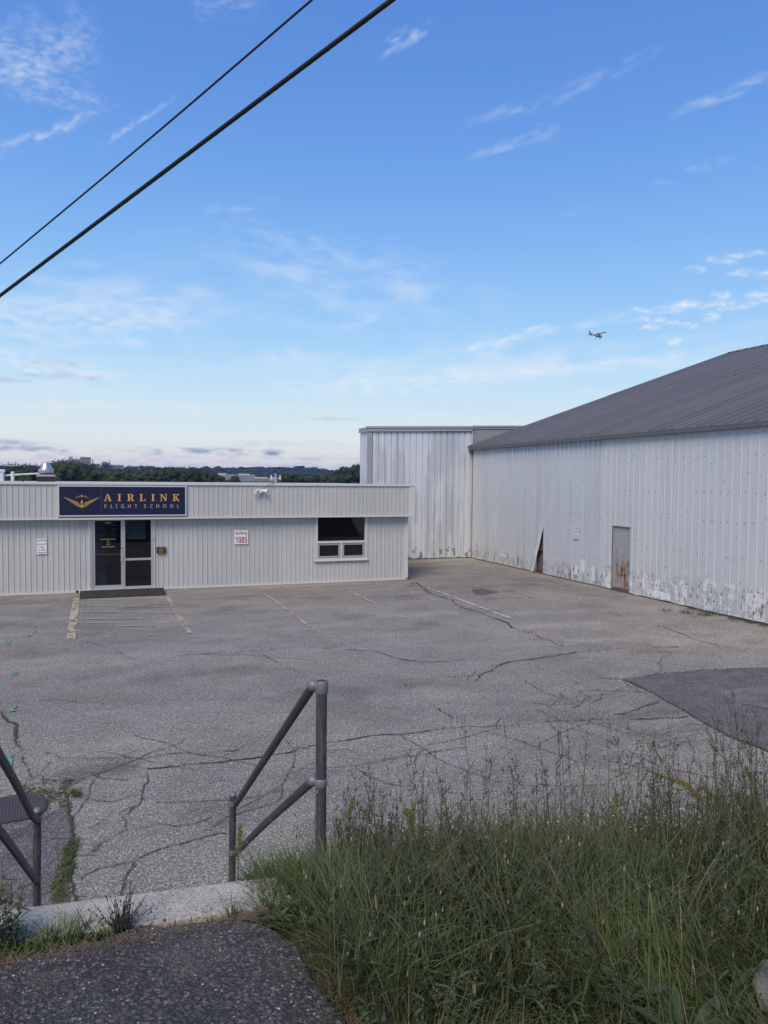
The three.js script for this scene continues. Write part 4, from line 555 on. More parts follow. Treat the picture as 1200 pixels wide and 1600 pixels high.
{
  const a = thing('hangar_annex', 'tall narrow weathered metal wing at the far end of the hangar', 'hangar wing', [16.4, 0, -32.2], -0.0236), tp = x => 6.05 + (x + 5.1) * 0.032;
  siding(a, { x0: -5.1 + 0.16, x1: 0.06, y0: 0.03, top: x => tp(x) - 0.24, pitch: 0.305, perSheet: 3, ribW: 0.06, ribH: -0.05, mats: aMat, uw: 6, uh: 6.4, shift: 7, turn: new THREE.Matrix4().makeTranslation(0, 0, -0.18), ny: 3, deform: p => [p[0], p[1], p[2] + 0.006 * (fbm(p[0] * 2, p[1] * 2, 2, 9) - 0.5)] });
  siding(a, { x0: 0, x1: 1.1, y0: 0.03, top: 5.8, pitch: 0.305, perSheet: 4, ribW: 0.06, ribH: -0.05, mats: aMat, uw: 6, uh: 6.4, shift: 9, turn: new THREE.Matrix4().makeTranslation(-5.12, 0, -1.3).multiply(new THREE.Matrix4().makeRotationY(-Math.PI / 2)) });
  part('corner_trim', merge([span(-5.15, -4.93, 0.02, 5.82, -0.185, -0.13)]), M.greyTrim, a);
  const sl = Math.atan(0.032), fas = (h, d, y, z, x0, x1) => new THREE.BoxGeometry((x1 - x0) / Math.cos(sl), h, d).rotateZ(sl).translate((x0 + x1) / 2, tp((x0 + x1) / 2) + y, z);
  part('fascia', fas(0.15, 0.08, -0.17, -0.13, -5.17, 0.0), M.greyTrim, a); part('fascia_cap', fas(0.085, 0.12, -0.05, -0.12, -5.2, 0.05), std(0.36, 0.375, 0.40, 0.5), a); part('fascia', span(-5.19, -5.13, 5.80, 6.0, -1.35, -0.18), M.greyTrim, a);
  part('header_panel', fas(1.1, 0.06, -0.56, -0.25, 0.06, 16), std(0.27, 0.275, 0.295, 0.6), a); part('header_cap', fas(0.06, 0.1, -0.01, -0.23, 0.05, 16), std(0.42, 0.43, 0.45, 0.5), a); part('panel_edge', span(0.0, 0.055, 5.1, 6.2, -0.21, -0.14), std(0.5, 0.51, 0.53, 0.5), a);
  part('back_wall', span(-5.1, 15.5, 0, 5.7, -1.4, -1.32), M.greyTrim, a); part('flat_roof', fas(0.05, 1.2, -0.12, -0.78, -5.12, 15.5), M.greyTrim, a);
  part('dark_gap', rbox(0.07, 0.14, 0.1, 0.02, -0.05, 5.2, -0.13), M.dark, a);
}
plate('caution_sign', 'white caution sign on the hangar wall between torn panel and rusty door', caution, 0.34, 0.46, [16.165, 1.77, -23.49], -Math.PI / 2 - 0.0236);

// ------------------------------------------------------------ overhead cables
{
  const A = new THREE.Vector3(-1.325, 6.218, -12.352), B = new THREE.Vector3(2.536, 7.998, -6.722), d = B.clone().sub(A), at = t => A.clone().addScaledVector(d, t).toArray();
  const c = thing('overhead_cable', 'thick black bundled cable crossing the upper sky, lower of the two', 'cable', at(0)), loc = t => { const p = at(t); return [p[0] - A.x, p[1] - A.y, p[2] - A.z]; };
  const blk = std(0.012, 0.013, 0.014, 0.6); part('cable_core', new THREE.TubeGeometry(new THREE.CatmullRomCurve3([-4, -2, 0, 1, 2.2].map(t => new THREE.Vector3(...loc(t)))), 60, 0.024, 10), blk, c);
  const hel = []; for (let t = -2.5; t <= 1.6; t += 0.004) { const p = loc(t); hel.push(new THREE.Vector3(p[0] + 0.018 * Math.cos(t * 190), p[1] + 0.018 * Math.sin(t * 190), p[2])); } part('lashed_wire', new THREE.TubeGeometry(new THREE.CatmullRomCurve3(hel), 2600, 0.0085, 5), std(0.03, 0.035, 0.033, 0.45), c);
  const q = [[-1.358, 6.762, -12.708], [0.6515, 7.705, -9.653], [1.955, 8.2435, -7.376]].map(p => new THREE.Vector3(...p)), pts = [q[0].clone().addScaledVector(q[1].clone().sub(q[0]), -4), ...q, q[2].clone().addScaledVector(q[2].clone().sub(q[1]), 3)];
  single('overhead_wire', new THREE.TubeGeometry(new THREE.CatmullRomCurve3(pts, false, 'centripetal'), 90, 0.0115, 8), std(0.02, 0.014, 0.02, 0.6), 'thin dark wire crossing the upper sky above the thicker cable', 'wire');
}

// ------------------------------------------------------------ light aircraft, nose along +x
{
  const a = thing('light_aircraft', 'small high wing propeller aircraft flying in the sky above the hangar roof', 'aircraft', [217.2, 71.6, -301.3]);
  a.rotation.order = 'YZX'; a.rotation.y = Math.PI / 2 - (36 + 45) * D2R; a.rotation.z = -0.02; a.rotation.x = 0.02;
  const w = std(0.5, 0.45, 0.44, 0.4), dk = std(0.05, 0.03, 0.05, 0.5), gl = std(0.05, 0.08, 0.08, 0.1);
  const loft = secs => { const b = new MB(), n = 14; secs.forEach(([x, y, ry, rz]) => { for (let k = 0; k < n; k++) { const t = k / n * 6.2832; const e = 0.75; b.v(x, y + ry * Math.sign(Math.sin(t)) * Math.pow(Math.abs(Math.sin(t)), e), rz * Math.sign(Math.cos(t)) * Math.pow(Math.abs(Math.cos(t)), e)); } }); for (let s = 0; s < secs.length - 1; s++) for (let k = 0; k < n; k++) b.q(s * n + k, s * n + (k + 1) % n, (s + 1) * n + (k + 1) % n, (s + 1) * n + k); return b.geo(); };
  part('fuselage', loft([[2.5, 0.0, 0.05, 0.05], [2.45, 0, 0.34, 0.42], [1.9, 0.02, 0.48, 0.52], [1.2, 0.05, 0.55, 0.56], [0.9, 0.1, 0.62, 0.58], [-0.6, 0.12, 0.62, 0.56], [-1.6, 0.15, 0.42, 0.4], [-4.6, 0.25, 0.16, 0.12], [-5.2, 0.28, 0.05, 0.04]]), w, a);
  part('stripe', loft([[2.3, -0.2, 0.1, 0.47], [1.2, -0.2, 0.13, 0.585], [-0.6, -0.15, 0.13, 0.585], [-1.6, 0.0, 0.1, 0.42], [-4.6, 0.2, 0.06, 0.13]]), dk, a); part('cabin_windows', loft([[1.25, 0.55, 0.06, 0.4], [0.8, 0.62, 0.24, 0.5], [-0.6, 0.62, 0.24, 0.48], [-1.5, 0.5, 0.06, 0.3]]), gl, a);
  const wing = s => loftWing([[0.8, -0.8, 0], [0.8, -0.75, s * 3], [0.62, -0.45, s * 5.5]], 0.95, 0.14); function loftWing(st, y, th) { const b = new MB(); st.forEach(([l, t, z]) => { const m = mix(l, t, 0.3), yy = y + Math.abs(z) * 0.02; b.v(l, yy, z); b.v(m, yy + th / 2, z); b.v(t, yy, z); b.v(m, yy - th / 2, z); }); for (let s = 0; s < st.length - 1; s++) for (let k = 0; k < 4; k++) b.q(s * 4 + k, s * 4 + (k + 1) % 4, s * 4 + 4 + (k + 1) % 4, s * 4 + 4 + k); const e = (st.length - 1) * 4; b.q(e, e + 1, e + 2, e + 3); return b.geo(true); }
  part('wing', wing(1), w, a); part('wing', wing(-1), w, a); for (const s of [-1, 1]) { part('wing_strut', rod([0.3, -0.35, s * 0.55], [0.1, 0.92, s * 2.6], 0.06), w, a); part('tailplane', loftWing([[-4.3, -5.2, 0], [-4.5, -5.15, s * 1.75]], 0.28, 0.08), w, a); }
  part('fin', new THREE.ExtrudeGeometry(new THREE.Shape([[-3.4, 0.3], [-4.4, 0.7], [-5.0, 1.75], [-5.45, 1.75], [-5.2, 0.25]].map(p => new THREE.Vector2(...p))), { depth: 0.1, bevelEnabled: false }).translate(0, 0, -0.05), dk, a);
  for (const z of [-1.15, 1.15]) part('main_wheel', merge([rod([0, -0.35, z * 0.4], [0, -1.15, z], 0.06), rod([0, -1.2, z - 0.09], [0, -1.2, z + 0.09], 0.22, 0.22, 14)]), dk, a); part('nose_wheel', merge([rod([1.7, -0.4, 0], [1.75, -1.2, 0], 0.07), rod([1.75, -1.22, -0.08], [1.75, -1.22, 0.08], 0.2, 0.2, 14)]), dk, a); part('spinner', new THREE.ConeGeometry(0.17, 0.4, 12).rotateZ(-Math.PI / 2).translate(2.68, 0, 0), dk, a); part('propeller', rbox(0.05, 1.9, 0.14, 0.02, 2.6, 0, 0), dk, a);
}

// ------------------------------------------------------------ far scenery: hills, woods, buildings
const dirAt = (az, d) => [Math.sin(az * D2R) * d, -Math.cos(az * D2R) * d];
const ridgeEl = az => lut([[-40, 0.7], [-14, 0.75], [-6, 0.8], [1.47, 0.91], [3.2, 0.98], [4.5, 0.86], [8.1, 0.95], [12.8, 1.03], [14.2, 1.09], [15.6, 0.98], [17, 0.78], [18.5, 0.66], [30, 0.6], [70, 0.7]], az);
const farY = az => 3.6 + 2300 * Math.tan(ridgeEl(az) * D2R);
const hillEl = az => lut([[-40, 0.2], [-9, 0.5], [-5, 0.7], [-3.3, 1.0], [-2.1, 1.2], [-0.7, 1.0], [1.6, 0.6], [4, 0.35], [9, 0.1], [70, 0.1]], az), hillY = az => 3.6 + 1100 * Math.tan(hillEl(az) * D2R);
const rightEl = az => lut([[13.5, -0.35], [15.1, 0.0], [15.84, 0.3], [16.55, 0.68], [17.74, 1.08], [18.7, 1.36], [20.4, 1.66], [24, 2.0], [34, 1.8], [48, 1.0]], az), rightY = az => 3.6 + 520 * Math.tan(rightEl(az) * D2R);
function hill(name, a0, a1, rings) { const b = new MB(), n = 120; for (let j = 0; j < rings.length; j++) for (let i = 0; i <= n; i++) { const az = mix(a0, a1, i / n), [d, f] = rings[j], [x, z] = dirAt(az, d); b.v(x, f(az), z); } for (let j = 0; j < rings.length - 1; j++) for (let i = 0; i < n; i++) { const a = j * (n + 1) + i; b.q(a, a + 1, a + n + 2, a + n + 1); } struct(name, b.geo(), std(0.03, 0.045, 0.02, 1)); }
hill('far_hill', -40, 70, [[1700, () => -2], [2000, az => farY(az) * 0.45 - 4], [2300, az => farY(az) - 12], [2700, az => farY(az) - 14], [3300, () => -5]]);
hill('wooded_hill', -40, 30, [[700, () => -2], [950, az => hillY(az) * 0.6 - 6], [1100, az => hillY(az) - 12], [1300, az => hillY(az) - 14], [1600, () => -4]]);
hill('near_hill', 12, 60, [[390, () => -2], [460, az => Math.max(-2, rightY(az) * 0.6 - 6)], [520, az => Math.max(-2, rightY(az) - 9)], [600, az => Math.max(-2, rightY(az) - 10)], [760, () => -2]]);
const crowns = [1, 2, 3, 4].map(seed => {   // a rough crown: leaf clumps round an uneven core
  const r = rng(seed * 91), b = new MB(); const blob = (cx, cy, cz, R0, s) => { const g = new THREE.IcosahedronGeometry(R0, 2), p = g.attributes.position, base = []; for (let i = 0; i < p.count; i++) { const x = p.getX(i), y = p.getY(i), z = p.getZ(i), k = 1 + 0.55 * (fbm(x / R0 * 2.1 + s, y / R0 * 2.1 + z / R0 * 1.7, 3, s) - 0.5); base.push(b.v(cx + x * k, cy + y * k * 0.85, cz + z * k)); } for (let i = 0; i < base.length; i += 3) b.t(base[i], base[i + 1], base[i + 2]); };
  blob(0, 0.62, 0, 0.30, seed); for (let k = 0; k < 8; k++) { const t = r() * 6.28, q = 0.2 + 0.16 * r(); blob(Math.cos(t) * q, 0.4 + 0.45 * r(), Math.sin(t) * q, 0.13 + 0.09 * r(), seed * 10 + k); }
  for (let k = 0; k < 260; k++) { const t = r() * 6.28, f = Math.acos(2 * r() - 1), q = 0.36 + 0.14 * r(), x = Math.sin(f) * Math.cos(t) * q, y = 0.6 + Math.cos(f) * q * 0.85, z = Math.sin(f) * Math.sin(t) * q, s = 0.035 + 0.03 * r(); const v = () => b.v(x + (r() - 0.5) * s * 2, y + (r() - 0.5) * s * 2, z + (r() - 0.5) * s * 2); b.t(v(), v(), v()); }
  const g = mergeGeometries([b.geo(true)]); g.deleteAttribute('color'); return g;
});
const leafMat = std(1, 1, 1, 0.95), trunkG = new THREE.CylinderGeometry(0.02, 0.04, 0.4, 5).translate(0, 0.2, 0);
function wood(name, label, list, tone) {
  crowns.forEach((g, v) => { const L = list.filter((_, i) => i % crowns.length === v); if (!L.length) return; const m = new THREE.InstancedMesh(g, leafMat, L.length), q = new THREE.Object3D(); L.forEach(([x, y, z, w, h], i) => { q.position.set(x, y, z); q.rotation.y = h2(i, v, 3) * 6.28; q.scale.set(w, h, w); q.updateMatrix(); m.setMatrixAt(i, q.matrix); const n = 0.55 + 0.9 * h2(i, v, 5), s = 0.85 + 0.3 * h2(i, v, 6); m.setColorAt(i, lin(tone[0] * n * s, tone[1] * n, tone[2] * n)); }); m.name = numbered(name); m.userData = { kind: 'stuff', label: `${label}${['', ', rounder crowns', ', looser crowns', ', darker crowns'][v]}`, category: 'woodland' }; shade(m); scene.add(m); });
}
{
  const woodEl = az => lut([[-40, 0.7], [-9, 0.75], [-6.25, 0.84], [-4.7, 0.91], [-3.83, 0.72], [-3.31, 0.98], [-2.9, 1.15], [-2.1, 1.22], [-1.27, 1.06], [-0.65, 0.75], [0.2, 0.58], [1.46, 0.6], [3.6, 0.75], [5.85, 0.82], [7.2, 0.64], [8.0, 0.32], [8.6, 0.0], [9.2, -0.3]], az);
  const L = [], r = rng(8); for (let az = -32; az < 9.0; az += 0.42) for (let row = 0; row < 4; row++) { const d = 300 + row * 45 + 30 * r(), a = az + (r() - 0.5) * 0.7, top = 3.6 + d * Math.tan((woodEl(a) - [0.42, 0.24, 0.10, 0][row] * (0.4 + 1.2 * r()) + 0.10 * (r() - 0.5)) * D2R); if (top < 2) continue; const [x, z] = dirAt(a, d), h = Math.max(4, top + 2); L.push([x, -0.6 - 0.06 * h, z, h * (0.75 + 0.4 * r()), h]); }
  for (const [a, e] of [[9.4, 0.28], [9.25, 0.1], [12.9, 0.38], [13.3, 0.45], [13.7, 0.44], [14.1, 0.3], [14.6, 0.1], [15.2, 0.15], [4.9, 0.5], [5.4, 0.55]]) { const d = 330, [x, z] = dirAt(a, d), top = 3.6 + d * Math.tan(e * D2R); L.push([x, -0.8, z, (top + 1) * 0.9, top + 1.6]); }
  wood('near_wood', 'dark green wood beyond the flight school roof', L, [0.022, 0.038, 0.015]);
  const Rr = []; for (let az = 14; az < 46; az += 0.5) for (let row = 0; row < 5; row++) { const d = 420 + row * 34 + 20 * r(), a = az + (r() - 0.5) * 0.6, f = sm(390, 520, d), g = Math.max(-2, rightY(a) * f - 9 * f - 1), [x, z] = dirAt(a, d); const h = 9 * (0.8 + 0.4 * r()); Rr.push([x, g - 0.8, z, h * 1.0, h * (rightEl(a) < 0.1 ? 0.55 : 1.05)]); }
  wood('hillside_wood', 'dark wooded hillside beside the hangar wing', Rr, [0.022, 0.038, 0.015]);
  const Hh = []; for (let az = -30; az < 9; az += 0.26) for (let row = 0; row < 4; row++) { const d = 900 + row * 70 + 40 * r(), a = az + (r() - 0.5) * 0.4, f = row < 3 ? mix(0.55, 0.96, row / 3) : 1, g = hillY(a) * f - 12, [x, z] = dirAt(a, d); const h = 12 * (0.8 + 0.45 * r()); Hh.push([x, g - 1, z, h * 1.15, h]); }
  wood('hospital_hill_wood', 'wooded hill below the distant brick buildings', Hh, [0.026, 0.042, 0.02]);
  const F = []; for (let az = -34; az < 34; az += 0.17) for (let row = 0; row < 6; row++) { const d = 1850 + row * 95 + 70 * r(), a = az + (r() - 0.5) * 0.35, f = mix(0.3, 1, row / 5), g = farY(a) * f - 13, [x, z] = dirAt(a, d); const h = 14 * (0.7 + 0.55 * r()); F.push([x, g - 2, z, h * 1.35, h]); }
  wood('far_ridge_wood', 'blue hazy wooded ridge on the horizon', F, [0.026, 0.04, 0.024]);
}
// distant buildings; each block a part, windows as panes
const brick = std(0.30, 0.24, 0.25, 0.9), brick2 = std(0.27, 0.225, 0.24, 0.9), paleWall = std(0.5, 0.5, 0.5, 0.9), farGlass = std(0.06, 0.08, 0.11, 0.3);
function farBlock(g, d, a0, a1, e0, e1, mat, rows, cols, nm = 'block', dep = 22) {
  const ac = (a0 + a1) / 2, [x, z] = dirAt(ac, d), w = d * (a1 - a0) * D2R, y0 = 3.6 + d * Math.tan(e0 * D2R), y1 = 3.6 + d * Math.tan(e1 * D2R), b = new THREE.Group(); b.name = nm; b.position.set(x - g.position.x, y0 - g.position.y, z - g.position.z); b.rotation.y = -ac * D2R; g.add(b);
  part('wall', box(w, y1 - y0, dep, 0, (y1 - y0) / 2, -dep / 2), mat, b); const cw = w / (cols + 0.5), rh = (y1 - y0) / (rows + 0.4); if (rows) { const win = new THREE.BoxGeometry(cw * 0.6, rh * 0.5, 0.5); for (let r = 0; r < rows; r++) for (let c = 0; c < cols; c++) part('window', win, farGlass, b, [-w / 2 + cw * (c + 0.75), rh * (r + 0.65), 0.05]); }
}
const farBase = (n, l, c, az, d, y) => { const [x, z] = dirAt(az, d); return thing(n, l, c, [x, y, z], 0, 'distant buildings on the skyline'); };
{
  const h = farBase('hilltop_complex', 'large brick block with square tower on the wooded skyline', 'building', -1.1, 1250, 3);
  farBlock(h, 1250, -2.7, -1.95, 0.9, 1.28, paleWall, 2, 6); farBlock(h, 1240, -2.0, -1.72, 0.9, 1.52, paleWall, 4, 3); farBlock(h, 1230, -1.75, -0.9, 0.4, 1.36, brick2, 4, 8); farBlock(h, 1215, -1.26, -0.56, 0.4, 1.50, brick, 5, 6); farBlock(h, 1235, -0.56, 0.05, 0.4, 1.05, brick2, 3, 7); farBlock(h, 1225, -0.47, -0.40, 0.9, 1.34, brick, 0, 0, 'chimney', 3); farBlock(h, 1232, -1.5, -1.42, 1.2, 1.45, paleWall, 0, 0, 'roof_plant', 4);
  const k = farBase('hilltop_building', 'lower brick building with chimney right of the square tower on skyline', 'building', 0.9, 1250, 3);
  farBlock(k, 1250, 0.1, 0.72, 0.35, 1.12, brick, 4, 5); farBlock(k, 1240, 0.2, 0.5, 1.0, 1.2, brick2, 1, 3); farBlock(k, 1250, 0.72, 1.62, 0.35, 0.98, brick2, 3, 8); farBlock(k, 1245, 0.60, 0.67, 0.9, 1.32, brick, 0, 0, 'chimney', 3); farBlock(k, 1245, 0.10, 0.13, 0.3, 1.28, paleWall, 0, 0, 'mast', 1.5);
  const blueWall = std(0.34, 0.37, 0.42, 0.8);
  const o = farBase('office_block', 'long pale office block with window bands in the valley', 'building', 9.4, 900, -0.4); farBlock(o, 900, 8.1, 10.8, -0.1, 0.38, blueWall, 3, 18); farBlock(o, 905, 8.15, 8.7, 0.36, 0.46, paleWall, 0, 0, 'roof_plant', 8); farBlock(o, 905, 9.6, 10.4, 0.36, 0.44, paleWall, 0, 0, 'roof_plant', 8);
  const p = farBase('low_warehouse', 'low tan warehouse with pale roof right of the office block', 'building', 11.4, 850, -0.4); farBlock(p, 850, 10.75, 12.0, -0.1, 0.14, std(0.34, 0.31, 0.29, 0.9), 1, 8); farBlock(p, 850, 10.75, 11.7, 0.14, 0.2, std(0.6, 0.6, 0.62, 0.8), 0, 0, 'roof_edge', 20);
  const q = farBase('white_house', 'small white house beside the slim flue in the valley', 'house', 12.3, 800, -0.4); farBlock(q, 800, 11.95, 12.45, -0.1, 0.2, paleWall, 2, 4); farBlock(q, 798, 12.55, 12.95, -0.1, 0.34, std(0.42, 0.33, 0.32, 0.9), 3, 3);
  const s = farBase('white_house', 'tiny white house among trees left of the hillside wood', 'house', 13.8, 800, -0.4); farBlock(s, 800, 13.55, 13.85, 0.05, 0.38, paleWall, 2, 2); farBlock(s, 800, 14.9, 15.05, -0.1, 0.3, paleWall, 2, 1);
}

// ------------------------------------------------------------ vegetation on the bank
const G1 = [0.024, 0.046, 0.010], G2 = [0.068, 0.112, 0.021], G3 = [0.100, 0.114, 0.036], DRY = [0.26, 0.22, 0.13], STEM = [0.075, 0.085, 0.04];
const tint = (c, k) => [c[0] * k, c[1] * k, c[2] * k];
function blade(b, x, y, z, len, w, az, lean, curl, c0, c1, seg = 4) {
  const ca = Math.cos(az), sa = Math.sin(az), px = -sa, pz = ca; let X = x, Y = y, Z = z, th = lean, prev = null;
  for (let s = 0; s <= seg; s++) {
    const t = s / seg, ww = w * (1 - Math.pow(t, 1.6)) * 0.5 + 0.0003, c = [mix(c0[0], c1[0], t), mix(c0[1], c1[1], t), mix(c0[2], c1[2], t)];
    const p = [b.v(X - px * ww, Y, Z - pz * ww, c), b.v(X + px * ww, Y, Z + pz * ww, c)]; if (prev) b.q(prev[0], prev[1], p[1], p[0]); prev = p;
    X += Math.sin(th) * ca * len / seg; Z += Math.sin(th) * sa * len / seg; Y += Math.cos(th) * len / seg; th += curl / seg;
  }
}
function stalk(b, pts, r0, r1, c) { let prev = null; pts.forEach((p, i) => { const t = i / (pts.length - 1), r = mix(r0, r1, t), ring = []; for (let k = 0; k < 3; k++) { const a = k * 2.094; ring.push(b.v(p[0] + Math.cos(a) * r, p[1], p[2] + Math.sin(a) * r, c)); } if (prev) for (let k = 0; k < 3; k++) b.q(prev[k], prev[(k + 1) % 3], ring[(k + 1) % 3], ring[k]); prev = ring; }); }
function bud(b, x, y, z, s, c, r, tall = 1.3) { const t = [b.v(x, y + s * tall, z, c), b.v(x, y - s * tall * 0.7, z, c), b.v(x + s * (0.5 + r() * 0.4), y, z, c), b.v(x - s * 0.4, y, z + s * 0.6, c), b.v(x - s * 0.4, y, z - s * (0.4 + 0.4 * r()), c)]; for (const [i, j] of [[2, 3], [3, 4], [4, 2]]) { b.t(t[0], t[i], t[j]); b.t(t[1], t[j], t[i]); } }
function leaf(b, x, y, z, len, w, az, up, c) { const ca = Math.cos(az), sa = Math.sin(az), P = (t, s, dy) => b.v(x + ca * len * t - sa * s, y + Math.sin(up) * len * t + dy - 0.35 * len * t * t, z + sa * len * t + ca * s, c); const a = P(0, 0, 0), l1 = P(0.35, -w / 2, 0.01 * len), r1 = P(0.35, w / 2, 0.01 * len), m1 = P(0.35, 0, -0.04 * len), l2 = P(0.7, -w * 0.42, 0), r2 = P(0.7, w * 0.42, 0), m2 = P(0.7, 0, -0.05 * len), e = P(1, 0, 0); b.t(a, l1, m1); b.t(a, m1, r1); b.q(l1, l2, m2, m1); b.q(m1, m2, r2, r1); b.t(l2, e, m2); b.t(m2, e, r2); }
const onPath = (x, z) => { let inside = false; for (let i = 0, j = pathEdge.length - 1; i < pathEdge.length; j = i++) { const [xi, zi] = pathEdge[i], [xj, zj] = pathEdge[j]; if ((zi > z) !== (zj > z) && x < (xj - xi) * (z - zi) / (zj - zi) + xi) inside = !inside; } return inside; };
const onStair = (x, z) => x > -0.5 && x < 0.86 && z < -2.8 && z > -6.2;
const grassMat = new THREE.MeshStandardMaterial({ vertexColors: true, roughness: 0.75, side: THREE.DoubleSide });
{
  const r = rng(101), b = new MB(), put = (x, z, hs, n = 1) => {
    for (let i = 0; i < n; i++) {
      const X = x + (r() - 0.5) * 0.05, Z = z + (r() - 0.5) * 0.05; if (onPath(X, Z) || onStair(X, Z)) continue; const dry = r() < 0.05, v = 0.55 + 0.9 * fbm(X * 2.2, Z * 2.2, 3, 55) , c = dry ? DRY : (r() < 0.22 ? G3 : G1), c2 = dry ? DRY : (r() < 0.5 ? G2 : G3);
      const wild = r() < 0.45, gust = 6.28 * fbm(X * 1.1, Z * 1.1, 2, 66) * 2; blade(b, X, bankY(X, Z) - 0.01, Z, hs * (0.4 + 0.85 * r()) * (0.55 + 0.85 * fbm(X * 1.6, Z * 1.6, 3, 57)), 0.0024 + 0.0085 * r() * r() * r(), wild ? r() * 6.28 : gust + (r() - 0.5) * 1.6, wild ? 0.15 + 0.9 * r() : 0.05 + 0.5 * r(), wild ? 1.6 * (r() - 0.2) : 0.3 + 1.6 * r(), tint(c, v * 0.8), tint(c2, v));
    }
  };
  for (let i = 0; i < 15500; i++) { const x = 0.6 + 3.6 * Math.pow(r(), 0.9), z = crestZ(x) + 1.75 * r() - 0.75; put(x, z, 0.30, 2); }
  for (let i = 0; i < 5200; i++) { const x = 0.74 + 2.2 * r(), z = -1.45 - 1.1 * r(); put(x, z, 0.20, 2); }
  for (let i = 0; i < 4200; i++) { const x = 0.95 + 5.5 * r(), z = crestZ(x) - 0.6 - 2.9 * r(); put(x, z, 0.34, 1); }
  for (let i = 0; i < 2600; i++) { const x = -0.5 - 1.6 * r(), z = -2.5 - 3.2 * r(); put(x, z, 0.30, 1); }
  stuff('bank_grass', b.geo(), grassMat, 'long green grass covering the bank right of the path', 'grass');
  // wild stems: long dry straws lying across one another, some with pale seed heads
  const s = new MB();
  for (let i = 0; i < 2700; i++) {
    const x = 0.72 + 3.3 * r(), z = crestZ(x) + 1.45 * r() - 0.6; if (onPath(x, z)) continue; const y = bankY(x, z), az = r() * 6.28, L = 0.2 + 0.36 * r(), pts = []; let th = 0.15 + 1.25 * r(), X = x, Y = y, Z = z; for (let k = 0; k <= 5; k++) { pts.push([X, Y, Z]); X += Math.sin(th) * Math.cos(az) * L / 5; Z += Math.sin(th) * Math.sin(az) * L / 5; Y += Math.cos(th) * L / 5; th += 0.16 * r(); }
    const c = r() < 0.3 ? tint([0.19, 0.18, 0.10], 0.5 + 0.6 * r()) : tint([0.10, 0.13, 0.065], 0.6 + 0.8 * r()); stalk(s, pts, 0.0019, 0.0009, c); if (r() < 0.22 * (0.3 + 1.6 * fbm(x * 2, z * 2, 2, 44))) { const e = pts[5], hc = r() < 0.6 ? tint([0.32, 0.25, 0.17], 0.7 + 0.5 * r()) : [0.16, 0.09, 0.05]; bud(s, e[0], e[1] + 0.006, e[2], 0.0045 + 0.003 * r(), hc, r, 2.6); }
  }
  stuff('straw_stems', s.geo(), grassMat, 'dry straw stems and seed heads tangled in the grass', 'grass');
  // tall branching weeds
  const t = new MB(), weed = (x, z, H, col, leafy = 0.35) => {
    const y = bankY(x, z), pts = []; let X = x, Z = z, lx = (r() - 0.5) * 0.32, lz = (r() - 0.5) * 0.32; const n = 9; for (let k = 0; k <= n; k++) { pts.push([X, y + H * k / n, Z]); X += (lx + (r() - 0.5) * 0.16) * H / n; Z += (lz + (r() - 0.5) * 0.16) * H / n; } stalk(t, pts, 0.0024, 0.0009, col);
    for (let k = 2; k < n; k++) { const m = 1 + Math.floor(r() * 2.3); for (let q = 0; q < m; q++) { const p = pts[k], az = r() * 6.28, L = H * (0.05 + 0.16 * r()) * (1.15 - k / n * 0.7), e = [p[0] + Math.cos(az) * L * 0.5, p[1] + L * 0.85, p[2] + Math.sin(az) * L * 0.5], mid = [(p[0] + e[0]) / 2 + Math.cos(az) * L * 0.08, (p[1] + e[1]) / 2 - L * 0.05, (p[2] + e[2]) / 2 + Math.sin(az) * L * 0.08]; stalk(t, [p, mid, e], 0.0013, 0.0007, col); for (let u = 0; u < 4; u++) { const w = 0.35 + 0.65 * r(); bud(t, mix(p[0], e[0], w) + (r() - 0.5) * 0.008, mix(p[1], e[1], w) + (r() - 0.5) * 0.006, mix(p[2], e[2], w) + (r() - 0.5) * 0.008, 0.0026 + 0.0026 * r(), r() < 0.75 ? tint([0.10, 0.12, 0.05], 0.6 + 0.8 * r()) : tint([0.16, 0.10, 0.07], 0.7 + 0.6 * r()), r); } if (r() < leafy) leaf(t, p[0], p[1], p[2], (0.014 + 0.034 * r()) * (leafy > 0.5 ? 1.4 : 1), leafy > 0.5 ? 0.006 + 0.008 * r() : 0.007, az + 1, -0.2 + 1.2 * r(), tint(r() < 0.12 ? [0.10, 0.075, 0.03] : [0.040, 0.07, 0.022], 0.45 + 0.9 * r())); } }
  };
  for (let i = 0; i < 480; i++) { const u = r(), x = 0.98 + 2.9 * u, z = crestZ(x) - 0.06 - 0.75 * r(), dense = 0.35 + 0.65 * fbm(x * 2.2, 3, 2, 81); if (r() > dense + 0.1) continue; weed(x, z, (0.30 + 0.40 * r() * r()) * (0.85 + 0.35 * sm(2.2, 3.0, x)), tint(STEM, 0.7 + 0.6 * r())); }
  for (const [x, z, h] of [[1.42, -3.30, 0.62], [1.60, -3.26, 0.58], [1.72, -3.28, 0.7], [2.12, -3.1, 0.72], [2.2, -3.12, 0.66], [2.28, -3.06, 0.68], [2.55, -3.0, 0.62], [2.62, -3.0, 0.7], [2.05, -3.16, 0.6], [3.0, -2.85, 0.66], [3.1, -2.8, 0.74], [3.2, -2.8, 0.7], [3.28, -2.75, 0.7], [1.15, -3.4, 0.52], [1.25, -3.35, 0.5], [2.75, -2.85, 0.75], [2.85, -2.82, 0.8], [2.95, -2.8, 0.82], [3.05, -2.78, 0.8], [3.3, -2.72, 0.82], [3.4, -2.7, 0.8], [2.4, -3.0, 0.6], [1.9, -3.15, 0.66]]) for (let k = 0; k < 3; k++) weed(x + (r() - 0.5) * 0.1, z + (r() - 0.5) * 0.1, h * (0.9 + 0.28 * r()), tint(STEM, 0.75 + 0.5 * r()));
